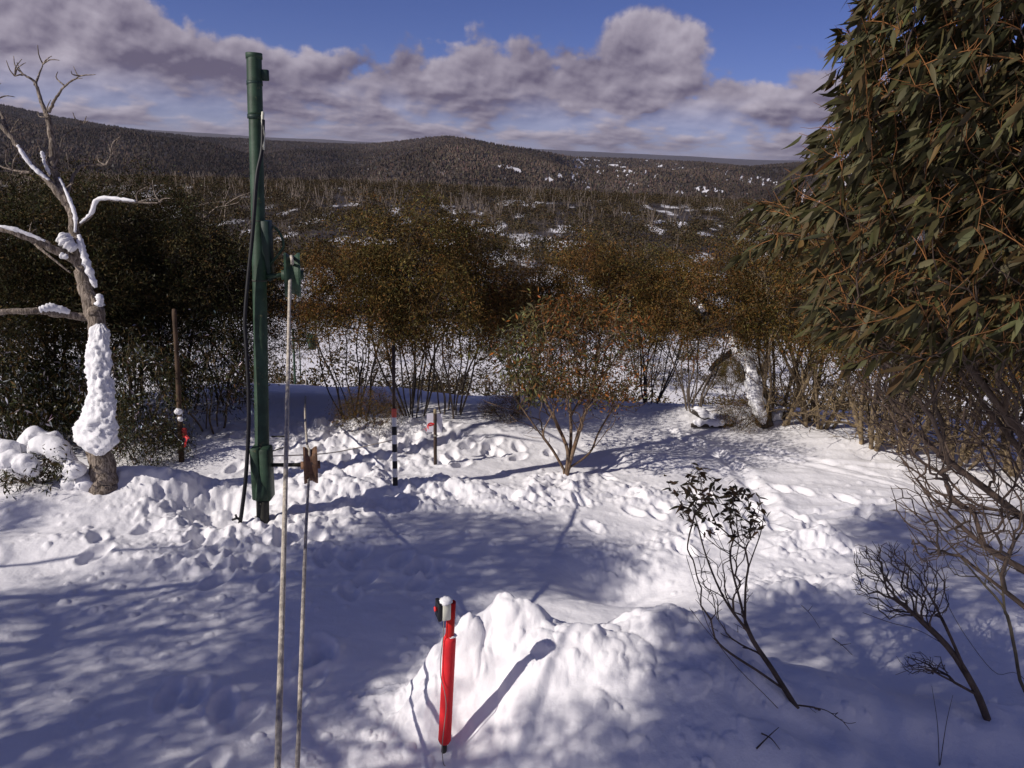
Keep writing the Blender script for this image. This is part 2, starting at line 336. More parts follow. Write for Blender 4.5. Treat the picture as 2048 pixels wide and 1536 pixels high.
M = dict(
    leaf=leafmat('eucalypt_leaf', .18, .75, spec=.12), leafnear=leafmat('near_leaf', .16, .6, spec=.22), crownfar=leafmat('far_crown', 0.0, .9, spec=.05),
    bark=pmat('snow_gum_bark', (.12, .095, .075), .85, .4, 6, .6, 60),
    barkdark=pmat('dark_bark', (.055, .045, .04), .85, .4, 6, .5, 60),
    barkpale=pmat('pale_yellow_bark', (.23, .17, .095), .8, .35, 9, .4, 50, second=(.13, .10, .08), thr=(.48, .58)),
    twig=pmat('orange_twig', (.24, .105, .035), .6, .4, 5),
    twigdark=pmat('bare_twig', (.085, .062, .05), .8, .4, 9, .5, 90),
    deadwood=pmat('dead_grey_wood', (.27, .225, .185), .85, .5, 26, 1.0, 90, second=(.10, .075, .058), thr=(.46, .58), stretch=.13),
    deadfar=pmat('bleached_dead_trunk', (.28, .23, .19), .9, .3, 2),
    snow=snowmat('snow_lump', .6),
    green=pmat('green_paint', (.032, .064, .040), .55, .3, 7, .2, 90, second=(.15, .14, .075), thr=(.60, .74)),
    greendark=pmat('dark_green_paint', (.016, .036, .030), .5, .3, 6, .15, 90),
    bare=pmat('worn_base_steel', (.05, .05, .04), .7, .3, 8, .3, 60),
    black=pmat('black_rubber', (.012, .012, .015), .5, .2, 8),
    rust=pmat('rusty_steel', (.20, .11, .065), .75, .4, 9, .4, 60, second=(.09, .06, .05)),
    rope=pmat('tow_rope', (.50, .45, .38), .85, .3, 30, 1.0, 160),
    wood=pmat('brown_post_wood', (.068, .042, .026), .8, .4, 6, .5, 50),
    iron=pmat('dark_star_picket', (.060, .040, .032), .7, .3, 9, .2, 60),
    white=pmat('white_paint', (.78, .78, .76), .5, .05, 9), blackp=pmat('black_band_paint', (.02, .02, .022), .5, .2, 9),
    redb=pmat('faded_red_tape', (.62, .12, .08), .5, .15, 9), ribbon=pmat('red_flagging', (.85, .06, .06), .5, .1, 9),
    paper=pmat('white_sheet', (.76, .75, .82), .6, .03, 5),
    redfoam=pmat('red_foam_sleeve', (.68, .022, .028), .65, .12, 6, .3, 80, second=(.75, .20, .20), thr=(.62, .85)),
    redpipe=pmat('red_pipe_paint', (.52, .012, .008), .4, .15, 9), cream=pmat('cream_plastic', (.62, .62, .52), .5, .08, 9),
    greyc=pmat('grey_cable', (.25, .23, .2), .6, .1, 9), brass=pmat('weathered_tan', (.42, .34, .2), .6, .2, 9),
)

# ground: snow near, woodland floor with snow patches far away
gm, nt, o = new_mat('snow_ground'); b = nt.nodes.new('ShaderNodeBsdfPrincipled'); nt.links.new(b.outputs[0], o.inputs[0])
tcn = nt.nodes.new('ShaderNodeTexCoord')
atn = N(nt, 'ShaderNodeVertexColor', layer_name='cover'); sp = nt.nodes.new('ShaderNodeSeparateColor'); nt.links.new(atn.outputs[0], sp.inputs[0])
na = N(nt, 'ShaderNodeTexNoise', i_Scale=.035, i_Detail=8.0, i_Roughness=.7); nt.links.new(tcn.outputs['Object'], na.inputs[0])
nb = N(nt, 'ShaderNodeTexNoise', i_Scale=.25, i_Detail=6.0, i_Roughness=.7); nt.links.new(tcn.outputs['Object'], nb.inputs[0])
wood = mixc(nt, nb.outputs[0], (.030, .024, .020), (.085, .070, .058))
cov = ramp(nt, mth(nt, 'ADD', sp.outputs[0], mth(nt, 'MULTIPLY', mth(nt, 'SUBTRACT', na.outputs[0], .5), .9)), .42, .55)
nd = N(nt, 'ShaderNodeTexNoise', i_Scale=2.0, i_Detail=3.0); nt.links.new(tcn.outputs['Object'], nd.inputs[0])
snowc = mixc(nt, nd.outputs[0], (.84, .835, .87), (.91, .90, .92))
nt.links.new(mixc(nt, cov, snowc, wood), b.inputs['Base Color'])
b.inputs['Roughness'].default_value = .62; b.inputs['Specular IOR Level'].default_value = .22
n3 = N(nt, 'ShaderNodeTexNoise', i_Scale=26.0, i_Detail=9.0, i_Roughness=.68); nt.links.new(tcn.outputs['Object'], n3.inputs[0])
vor = N(nt, 'ShaderNodeTexVoronoi', i_Scale=26.0); vor.feature = 'SMOOTH_F1'; nt.links.new(tcn.outputs['Object'], vor.inputs[0])
hh_ = mth(nt, 'SUBTRACT', n3.outputs[0], mth(nt, 'MULTIPLY', vor.outputs[0], .25))
bn = N(nt, 'ShaderNodeBump', i_Strength=.45, i_Distance=.016); nt.links.new(hh_, bn.inputs['Height']); nt.links.new(bn.outputs[0], b.inputs['Normal'])

# ------------------------------------------------------------------ mesh helpers
class MB:
    def __init__(s): s.V = []; s.F = []; s.C = []; s.MI = []; s.n = 0
    def add(s, V, F, C=None, mi=0):
        V = np.asarray(V, float).reshape(-1, 3); F = np.asarray(F, int)
        s.V.append(V); s.F.append(F+s.n); s.n += len(V); s.MI.append(np.full(len(F), mi))
        s.C.append(np.ones((len(V), 3))*.5 if C is None else np.broadcast_to(np.asarray(C, float), (len(V), 3)))
        return s
    def mesh(s, name, mats, smooth=True):
        me = bpy.data.meshes.new(name); V = np.concatenate(s.V)
        me.vertices.add(len(V)); me.vertices.foreach_set('co', V.astype(np.float32).ravel())
        loops = np.concatenate([f.ravel() for f in s.F]); tot = np.concatenate([np.full(len(f), f.shape[1]) for f in s.F])
        me.loops.add(len(loops)); me.loops.foreach_set('vertex_index', loops.astype(np.int32))
        me.polygons.add(len(tot)); me.polygons.foreach_set('loop_start', np.concatenate([[0], np.cumsum(tot)[:-1]]).astype(np.int32))
        me.polygons.foreach_set('material_index', np.concatenate(s.MI).astype(np.int32))
        me.polygons.foreach_set('use_smooth', np.full(len(tot), smooth))
        ca = me.color_attributes.new('tint', 'FLOAT_COLOR', 'POINT')
        c = np.concatenate(s.C); ca.data.foreach_set('color', np.hstack([c, np.ones((len(c), 1))]).astype(np.float32).ravel())
        for m in (mats if isinstance(mats, (list, tuple)) else [mats]): me.materials.append(m)
        me.update(calc_edges=True); me.validate(); return me
    def obj(s, name, mats, parent=None, smooth=True, loc=None):
        if loc is not None: s.V = [v-np.asarray(loc) for v in s.V]
        o = bpy.data.objects.new(name, s.mesh(name, mats, smooth)); COL.objects.link(o)
        if parent is not None: o.parent = parent
        elif loc is not None: o.location = loc
        return o
def frame(d):
    d = d/(np.linalg.norm(d)+1e-12); a = np.array([0, 0, 1.]) if abs(d[2]) < .9 else np.array([1., 0, 0])
    u = np.cross(d, a); u /= np.linalg.norm(u); return u, np.cross(d, u)
def tube(mb, pts, rad, n=8, caps=True, C=None, mi=0, rough=0.0, rng=None):
    pts = np.asarray(pts, float); k = len(pts); rad = np.broadcast_to(np.asarray(rad, float), (k,))
    T = np.gradient(pts, axis=0); T /= (np.linalg.norm(T, axis=1, keepdims=True)+1e-12)
    u, v = frame(T[0]); th = np.arange(n)/n*2*math.pi; V = np.zeros((k, n, 3))
    for i in range(k):
        u = u - T[i]*np.dot(u, T[i]); u /= (np.linalg.norm(u)+1e-12); v = np.cross(T[i], u)
        rr = rad[i]*(1+(rough*rng.standard_normal(n) if rough else 0))
        V[i] = pts[i] + (np.cos(th)*rr)[:, None]*u + (np.sin(th)*rr)[:, None]*v
    i, j = np.meshgrid(np.arange(k-1), np.arange(n), indexing='ij'); i = i.ravel(); j = j.ravel(); j2 = (j+1) % n
    mb.add(V.reshape(-1, 3), np.stack([i*n+j, i*n+j2, (i+1)*n+j2, (i+1)*n+j], 1), C, mi)
    if caps:
        base = mb.n - k*n; cc = np.ones(3)*.5 if C is None else C
        mb.F.append(np.array([list(range(base+n-1, base-1, -1))])); mb.MI.append(np.array([mi]))
        mb.F.append(np.array([[base+(k-1)*n+q for q in range(n)]])); mb.MI.append(np.array([mi]))
    return mb
def box(mb, c, s, rot=None, bev=0.12, mi=0):
    # chamfered box; bev is a share of the smallest side
    s = np.asarray(s, float)/2; q = bev*s.min()*2*.5
    V = []
    for sx_ in (-1, 1):
        for sy in (-1, 1):
            for sz in (-1, 1):
                for ax in range(3):
                    p = np.array([sx_, sy, sz])*(s-q); p[ax] = (sx_, sy, sz)[ax]*s[ax]; V.append(p)
    V = np.array(V)
    idx = lambda a, b_, c_, ax: ((a*2+b_)*2+c_)*3+ax
    F4 = [[idx(i, 0, 0, 0), idx(i, 1, 0, 0), idx(i, 1, 1, 0), idx(i, 0, 1, 0)] for i in (0, 1)] + \
         [[idx(0, i, 0, 1), idx(1, i, 0, 1), idx(1, i, 1, 1), idx(0, i, 1, 1)] for i in (0, 1)] + \
         [[idx(0, 0, i, 2), idx(1, 0, i, 2), idx(1, 1, i, 2), idx(0, 1, i, 2)] for i in (0, 1)]
    for i in (0, 1):
        for j in (0, 1):
            F4.append([idx(i, j, 0, 0), idx(i, j, 1, 0), idx(i, j, 1, 1), idx(i, j, 0, 1)])
            F4.append([idx(i, 0, j, 0), idx(i, 1, j, 0), idx(i, 1, j, 2), idx(i, 0, j, 2)])
            F4.append([idx(0, i, j, 1), idx(1, i, j, 1), idx(1, i, j, 2), idx(0, i, j, 2)])
    F3 = [[idx(a, b_, c_, 0), idx(a, b_, c_, 1), idx(a, b_, c_, 2)] for a in (0, 1) for b_ in (0, 1) for c_ in (0, 1)]
    def fix(F):
        out = []
        for f in F:
            P = V[f]; nn = np.cross(P[1]-P[0], P[2]-P[0]); out.append(f if np.dot(nn, P.mean(0)) > 0 else f[::-1])
        return np.array(out)
    F4, F3 = fix(F4), fix(F3)
    if rot is not None: V = V@np.asarray(rot).T
    base = mb.n; mb.add(V+np.asarray(c), F4, None, mi)
    mb.F.append(F3+base); mb.MI.append(np.full(len(F3), mi))
    return mb
def rotz(a): c, s = math.cos(a), math.sin(a); return np.array([[c, -s, 0], [s, c, 0], [0, 0, 1]])
def spline(P, n=40):
    P = np.asarray(P, float); t = np.arange(len(P)); tt = np.linspace(0, len(P)-1, n); out = np.zeros((n, P.shape[1]))
    for a in range(n):
        i = min(int(tt[a]), len(P)-2); f = tt[a]-i
        p0, p1, p2, p3 = P[max(i-1, 0)], P[i], P[i+1], P[min(i+2, len(P)-1)]
        out[a] = .5*((2*p1)+(-p0+p2)*f+(2*p0-5*p1+4*p2-p3)*f*f+(-p0+3*p1-3*p2+p3)*f**3)
    return out
def empty(name, loc, label, cat, group=None):
    o = bpy.data.objects.new(name, None); COL.objects.link(o); o.location = loc; o.empty_display_size = .2
    return tag(o, label, cat, group)
def tag(o, label, cat, group=None):
    o['label'] = label; o['category'] = cat
    if group: o['group'] = group
    return o

# ------------------------------------------------------------------ build the ground sheet
def build_ground():
    a_d = np.linspace(-42, 42, 860); a_c = np.arange(46, 315, 4.0)
    A = np.radians(np.concatenate([a_d, a_c])); nA = len(A)
    r1 = np.concatenate([np.linspace(.3, 2.3, 12), 2.4*np.exp(np.arange(0, math.log(26/2.4), .0031))]); r2 = r1[-1]*np.exp(np.arange(.013, math.log(16000/r1[-1]), .013))
    r = np.concatenate([r1, r2]); nR = len(r)
    X = (r[:, None]*np.sin(A)[None]).ravel(); Y = (r[:, None]*np.cos(A)[None]).ravel()
    Z = G(X, Y)
    V = np.stack([X, Y, Z], 1)
    i, j = np.meshgrid(np.arange(nR-1), np.arange(nA), indexing='ij'); i = i.ravel(); j = j.ravel(); j2 = (j+1) % nA
    F = np.stack([i*nA+j, (i+1)*nA+j, (i+1)*nA+j2, i*nA+j2], 1)
    V = np.vstack([V, [0, 0, G(0, 0)[0]]]); c = len(V)-1
    mb = MB(); mb.add(V, F)
    jj = np.arange(nA); mb.F.append(np.stack([np.full(nA, c), jj, (jj+1) % nA], 1)); mb.MI.append(np.zeros(nA, int))
    g = mb.obj('ground', gm)
    me = g.data; ca = me.color_attributes.new('cover', 'FLOAT_COLOR', 'POINT')
    rr = np.hypot(V[:, 0], V[:, 1]); aa = np.degrees(np.arctan2(V[:, 0], V[:, 1]))
    cover = cover_at(V[:, 0], V[:, 1])
    ca.data.foreach_set('color', np.stack([cover, cover, cover, np.ones_like(cover)], 1).astype(np.float32).ravel())
    g['kind'] = 'structure'
    return g
clear = []
for px, py, wa, wr in [(1015, 335, 1.15, 70), (1035, 341, .6, 50), (882, 347, .35, 45), (1095, 358, .8, 60), (1120, 352, .5, 40), (1245, 335, .7, 60), (1225, 330, .5, 60), (735, 338, .25, 60), (495, 287, .5, 120), (800, 281, 1.2, 90)]:
    p = ground_hit(px, py); clear.append((math.degrees(math.atan2(p[0], p[1])), math.hypot(p[0], p[1]), wa*.62, wr*.32))
def cover_at(x, y):
    r = np.hypot(x, y); a = np.degrees(np.arctan2(x, y))
    c = .60*sst(48, 66, r) - .02 + .06*sst(95, 150, r) + sst(800, 1100, r)*.35
    c = np.where(r > 70, c + .46*fbm(x/4.5, y/20, 12, 3), c)
    # snow flecks on the right-hand hills and on the hill's right flank
    fleck = fbm(a*5.5, r/32.0, 19, 3)+.5*fbm(a*.5, r/260., 23, 2)
    c = np.where((r > 900), c - sst(.28, .60, fleck)*sst(0, 6, a)*.85*(1-sst(4000, 6000, r)), c)
    for a0, r0, wa, wr in clear:
        c = c - 1.3*np.exp(-(((a-a0)/wa)**2 + ((r-r0)/wr)**2)**2)*(.75+.9*fbm(a*5, r/25, 3, 2))
    return np.clip(c, -.3, 1.2)*(r > 40) - .3*(r <= 40)
build_ground()

# ------------------------------------------------------------------ tree growth
def grow(stems, targets, rng, step=.12, k=.35, wob=.25, up=.25, sag=0.0, attach=0.0):
    tot = sum(len(s) for s in stems)+1; cap = tot + int(len(targets)*30)+2000
    P = np.zeros((cap, 3)); par = np.full(cap, -1); L = np.zeros(cap); D = np.zeros((cap, 3)); n = 0
    for s in stems:
        prev = -1
        if attach and n:
            dd_ = np.linalg.norm(P[:n]-s[0], axis=1); b_ = int(np.argmin(dd_)); prev = b_ if dd_[b_] < attach else -1
            if prev >= 0 and dd_[b_] < .004: s = s[1:]
        for q, p in enumerate(s):
            P[n] = p; par[n] = prev
            if prev >= 0: d = P[n]-P[prev]; L[n] = L[prev]+np.linalg.norm(d); D[n] = d/(np.linalg.norm(d)+1e-9)
            prev = n; n += 1
        if par[n-len(s)] < 0: D[n-len(s)] = D[n-len(s)+1]
    root = np.mean([s[0] for s in stems], 0)
    targets = np.asarray(targets); order = np.argsort(np.linalg.norm(targets-root, axis=1)); tips = []
    for ti in order:
        t = targets[ti]; v = t-P[:n]; dist = np.linalg.norm(v, axis=1)
        cosang = (v*D[:n]).sum(1)/(dist+1e-9)
        cost = dist*(1+.5*(1-cosang)) + k*L[:n]
        b_ = int(np.argmin(cost)); d = dist[b_]
        if d < .03: continue
        m = max(2, int(d/step)); h0 = D[b_]*d*.55; h1 = v[b_]*.5 + np.array([0, 0, up*d - sag*d]) + rng.normal(0, wob*d*.4, 3)
        prev = b_
        for q in range(1, m+1):
            f = q/m; a = 2*f**3-3*f**2+1; bb = f**3-2*f**2+f; c = -2*f**3+3*f**2; e = f**3-f**2
            p = a*P[b_] + bb*h0 + c*t + e*h1
            if q < m: p = p + rng.normal(0, step*.10*wob*3, 3)
            if n >= cap: break
            P[n] = p; par[n] = prev; dd = p-P[prev]; l = np.linalg.norm(dd); L[n] = L[prev]+l; D[n] = dd/(l+1e-9); prev = n; n += 1
        tips.append(prev)
    return P[:n], par[:n], D[:n], np.array(tips)
def skeleton_mesh(mb, P, par, rtip, power=.46, rmax=1.0, mi=0, sides=(3, 5, 8), rmin_skip=0, base_flare=1.0):
    n = len(P); cnt = np.zeros(n); ch = [[] for _ in range(n)]
    for i in range(n-1, -1, -1):
        if not ch[i]: cnt[i] = 1
        if par[i] >= 0: cnt[par[i]] += cnt[i]; ch[par[i]].append(i)
    rad = np.minimum(rtip*cnt**power, rmax)
    starts = [i for i in range(n) if par[i] < 0]; st = [(i, -1) for i in starts]
    while st:
        i, frm = st.pop(); chain = [] if frm < 0 else [frm]; rr = [] if frm < 0 else [rad[i]]
        while True:
            chain.append(i); rr.append(rad[i])
            if not ch[i]: break
            c = sorted(ch[i], key=lambda q: -cnt[q])
            for q in c[1:]: st.append((q, i))
            i = c[0]
        if len(chain) < 2: continue
        rr = np.array(rr); rr[-1] *= .55
        if frm < 0 and base_flare > 1: rr[0] *= base_flare
        m = rr.max(); ns = sides[0] if m < .012 else sides[1] if m < .04 else sides[2]
        tube(mb, P[chain], rr, ns, caps=False, mi=mi)
    return rad
def leaves(mb, P, D, L, W, C, rng, shape='quad', curl=.15, mi=0, fold=.25):
    n = len(P); D = D/(np.linalg.norm(D, axis=1, keepdims=True)+1e-9)
    U = rng.normal(size=(n, 3)); U -= D*(U*D).sum(1)[:, None]; U /= (np.linalg.norm(U, axis=1, keepdims=True)+1e-9)
    Nn = np.cross(D, U); L = L[:, None]; W = W[:, None]
    if shape == 'quad':
        V = np.stack([P, P+D*L*.42+U*W*.5, P+D*L, P+D*L*.42-U*W*.5], 1)
        mb.add(V.reshape(-1, 3), np.arange(4*n).reshape(n, 4), np.repeat(C, 4, 0), mi)
    else:
        st = [0, .12, .32, .55, .78, 1.0]; wd = [.04, .55, 1, .92, .5, 0.02]
        V = np.zeros((n, 18, 3)); bend = rng.normal(0, curl, (n, 1)); bend2 = rng.normal(0, curl*.9, (n, 1))
        for q, (s_, w_) in enumerate(zip(st, wd)):
            c = P + D*L*(s_) + Nn*L*bend*(s_**2) + U*L*bend2*(s_**2) + np.array([0, 0, -1])*L*.12*s_**2
            V[:, q*3] = c - U*W*.5*w_ + Nn*W*fold*w_*.5; V[:, q*3+1] = c; V[:, q*3+2] = c + U*W*.5*w_ + Nn*W*fold*w_*.5
        base = np.arange(n)[:, None, None]*18; f = []
        for q in range(5):
            f += [[q*3, q*3+1, q*3+4, q*3+3], [q*3+1, q*3+2, q*3+5, q*3+4]]
        F = (base + np.array(f)[None]).reshape(-1, 4)
        mb.add(V.reshape(-1, 3), F, np.repeat(C, 18, 0), mi)
def tints(n, pal, wts, rng, jit=.25):
    pal = np.array(pal); c = pal[rng.choice(len(pal), n, p=np.array(wts)/sum(wts))]
    return np.clip(c*(1+rng.normal(0, jit, (n, 1))) , .004, 1)*(1+rng.normal(0, .06, (n, 3)))
OLIVE = [(.090, .066, .020), (.120, .076, .022), (.140, .072, .021), (.060, .050, .018), (.15, .11, .05)]
DARK = [(.038, .038, .017), (.058, .050, .021), (.080, .054, .02), (.11, .11, .07)]
SNOWY = [(.04, .045, .022), (.07, .065, .03), (.60, .61, .65), (.10, .065, .025)]
ORANGE = [(.22, .085, .022), (.14, .075, .025), (.085, .08, .03), (.12, .12, .055), (.06, .05, .02)]
def tip_leaves(mb, P, D, tips, per, rng, pal, wts, L=(.05, .09), W=(.012, .022), spread=.13, droop=.6, shape='quad', mi=0, jit=.25, reach=.8):
    n = len(tips)*per; ti = np.repeat(tips, per)
    p = P[ti] + rng.normal(0, spread, (n, 3))*np.array([1, 1, .8]) + D[ti]*rng.uniform(-.05, .1, (n, 1))
    d = (D[ti]*reach*.6 + rng.normal(0, .6, (n, 3)) + np.array([0, 0, -droop]))
    Lh = rng.uniform(*L, n); ct = np.repeat(np.clip(rng.normal(1, .30, (len(tips), 1)), .4, 1.9)*(1+rng.normal(0, .07, (len(tips), 3))), per, 0)
    leaves(mb, p, d, Lh, rng.uniform(*W, n), tints(n, pal, wts, rng, jit)*ct, rng, shape, mi=mi)
def coppice(seed, H=3.2, Rx=1.3, stems=7, ntip=300, per=36, pal=OLIVE, wts=(4, 3, 3, 3, 1), Lf=(.038, .072), Wf=(.012, .019), bark='bark', low=.08, lowest=.42, flat=.44, spread=.10,
            rtip=.0028, bare=120, rmx=.075, blow=.24, lean=(0, 0), leafy=True, single=False, droop=.5):
    rng = np.random.default_rng(seed); ss = []
    for q in range(stems):
        a = 2*math.pi*(q+rng.uniform(-.3, .3))/stems; br = .02+.045*math.sqrt(stems)*rng.uniform(.3, 1)
        if single: br = .02
        rad = Rx*rng.uniform(.3, .85); h = H*rng.uniform(.5, .72); bend = rng.uniform(.7, 1.5)
        pts = []
        for f in np.linspace(0, 1, 12):
            pts.append([math.cos(a)*(br+(rad-br)*f**bend)+lean[0]*f*f + .035*math.sin(f*9+q*2), math.sin(a)*(br+(rad-br)*f**bend)+lean[1]*f*f + .035*math.cos(f*8+q), -.15+(h+.15)*f])
        ss.append(np.array(pts))
    T = []
    while len(T) < ntip:
        v = rng.normal(size=3); v /= np.linalg.norm(v); rr = rng.uniform(.55, 1)**.5
        if v[2] < -.25: continue
        lob = 1+.22*math.sin(3*math.atan2(v[1], v[0])+seed)+.14*math.sin(7*math.atan2(v[1], v[0])+2*seed+4*v[2])
        c = np.array([lean[0], lean[1], H*(1-flat)])
        T.append(c + v*rr*lob*np.array([Rx, Rx, H*flat*.97]))
    for q in range(int(ntip*low)):
        a = rng.uniform(0, 6.28); rr = Rx*rng.uniform(.5, 1.0); T.append([math.cos(a)*rr+lean[0]*.5, math.sin(a)*rr+lean[1]*.5, H*rng.uniform(lowest, 1-flat+.08)])
    B = [[math.cos(a)*r_+lean[0]*.4, math.sin(a)*r_+lean[1]*.4, z] for a, r_, z in zip(rng.uniform(0, 6.28, bare), Rx*rng.uniform(.15, .85, bare), H*rng.uniform(blow, .8, bare))]
    nT = len(T); P, par, D, tips = grow(ss, np.array(T+B), rng, step=.16)
    w = MB(); skeleton_mesh(w, P, par, rtip, .47, rmx, base_flare=1.25)
    # leaves only on real crown targets
    Tm = np.array(T); keep = [t for t in tips if np.min(np.linalg.norm(Tm-P[t], axis=1)) < .02]
    l = MB(); tip_leaves(l, P, D, np.array(keep), per, rng, pal, wts, Lf, Wf, spread, droop)
    return w.mesh('trunk', M[bark]), l.mesh('crown', M['leaf'])

def place_tree(name, proto, px, py, label, scale=1.0, rot=0.0, group=None, sink=.05, cat='tree', pos=None, sz=1.0):
    p = gpt(px, py) if pos is None else pos
    e = empty(name, (p[0], p[1], p[2]-sink), label, cat, group); e.rotation_euler[2] = rot; e.scale = (scale, scale, scale*sz)
    for nm, me in zip(('trunk', 'crown'), proto):
        c = bpy.data.objects.new(nm, me); COL.objects.link(c); c.parent = e
    return e
PA = coppice(11, 3.25, 1.28, 11, 440, 80, wts=(5, 3, 1, 2, 1), bark='barkdark', bare=150, rmx=.05)
PB = coppice(12, 3.1, 1.1, 9, 380, 80, wts=(2, 5, 5, 1, 1), bark='barkdark', bare=150, rmx=.05)
PC = coppice(13, 3.3, 1.45, 6, 460, 76, pal=DARK, wts=(4, 4, 3, .25), bark='barkdark', low=.35, lowest=.3)
PD = coppice(14, 3.3, 1.3, 8, 340, 60, wts=(3, 3, 4, 3, 1), bark='barkpale', low=.25, lowest=.4, bare=1500, rmx=.036, blow=.07, lean=(.3, .1), rtip=.0036)
PE = coppice(15, 2.9, 1.2, 8, 360, 84, wts=(1, 4, 6, 1, 1.5), bark='bark', low=.12, lowest=.40, bare=220, rmx=.055)
PF = coppice(16, 1.2, .75, 8, 200, 26, pal=SNOWY, wts=(4, 4, 1.0, 2), bark='barkdark', low=.5, lowest=.1, flat=.6, Lf=(.06, .10), Wf=(.014, .022), bare=90, droop=.9)
PG = coppice(17, 1.9, .8, 5, 200, 26, pal=SNOWY, wts=(5, 4, .9, 2.5), bark='barkpale', low=.4, lowest=.25, Lf=(.06, .11), Wf=(.014, .022), bare=120, droop=.9)
PH = coppice(18, 1.1, .9, 8, 160, 30, wts=(2, 4, 4, 3, 1), bark='twigdark', low=.6, lowest=.1, flat=.6, bare=160)

GB = 'snow gums along the brow of the slope'
trees = [
 ('snow_gum', PB, 712, 832, 'bushy brown-green snow gum just left of the black and white pole', .90, .4),
 ('snow_gum', PA, 830, 832, 'dense snow gum whose dark stems rise straight behind the white notice sheet', 1.06, 1.9),
 ('snow_gum', PE, 905, 828, 'snow gum with thick forked stems right of the white notice sheet', .98, 3.0),
 ('snow_gum', PE, 1050, 806, 'rusty brown snow gum behind the left side of the small orange sapling', .86, 2.2),
 ('snow_gum', PB, 1165, 806, 'orange-brown snow gum directly behind the small orange sapling', .98, .9),
 ('snow_gum', PA, 1300, 806, 'olive snow gum with slim dark trunks beside the white marker stake', .90, 4.2),
 ('snow_gum', PE, 1385, 820, 'snow gum standing behind the snow-topped fallen log', .95, 5.1),
 ('snow_gum', PA, 1462, 806, 'broad olive snow gum left of the snow-plastered leaning trunk', .92, 1.0),
 ('snow_gum', PD, 1556, 846, 'yellow-stemmed snow gum right of the snow-plastered leaning trunk', 1.02, .2),
 ('snow_gum', PD, 1632, 852, 'yellow-stemmed snow gum whose pale trunks catch the sun at the far snow edge', 1.0, 2.6),
 ('snow_gum', PD, 1742, 888, 'twiggy pale-stemmed snow gum with shaded snow at its foot', .98, 4.0),
 ('snow_gum', PD, 1802, 900, 'twiggy snow gum with pale stems behind the bare hanging branches', .9, 5.2),
 ('snow_gum', PD, 1915, 925, 'yellow-barked snow gum standing under the big leafy eucalypt', .95, 1.3),
 ('snow_gum', PD, 2035, 950, 'snow gum thicket tree cut by the right edge of the photo', .95, 3.3),
 ('snow_gum', PC, 35, 845, 'dark snow gum at the left edge behind the dead tree', 1.02, .6),
 ('snow_gum', PC, 150, 830, 'dark dense snow gum directly behind the snow-plastered dead trunk', 1.02, 2.9),
 ('snow_gum', PC, 265, 815, 'dark tall snow gum right of the dead trunk', 1.03, 4.4),
 ('snow_gum', PC, 360, 812, 'dark snow gum rising behind the brown timber post', .94, 5.6),
 ('snow_gum', PC, 450, 806, 'dark snow gum immediately left of the green lift pole', .82, 1.4),
]
for nm, pr, px, py, lb, sc, rt in trees: place_tree(nm, pr, px, py, lb, sc*(.93 if px > 500 and px < 1600 else 1.0), rt, GB)
shr = [
 ('shrub', PG, 425, 858, 'leafy shrub with snow-dusted leaves between timber post and green pole', .85, .3),
 ('shrub', PG, 285, 885, 'snow-dusted shrub with yellow stems left of the timber post', .8, 2.3),
 ('shrub', PF, 40, 880, 'snow-dusted shrub at the left edge under the long bare limb', 1.25, 1.0),
 ('shrub', PF, 112, 872, 'snow-dusted low shrub just left of the plastered trunk', .9, 4.0),
 ('shrub', PF, 292, 918, 'low snow-dusted shrub at the right foot of the dead tree', .6, 5.0),
 ('shrub', PH, 735, 845, 'low twiggy shrub at the foot of the gum left of the striped pole', .5, 1.0),
 ('shrub', PH, 1010, 835, 'thin low shrub on the snow left of the orange sapling', .38, 2.0),
 ('shrub', PH, 1480, 850, 'low shrub at the foot of the snow-plastered leaning trunk', .45, 3.6),
]
for nm, pr, px, py, lb, sc, rt in shr: place_tree(nm, pr, px, py, lb, sc, rt, None, cat='shrub')

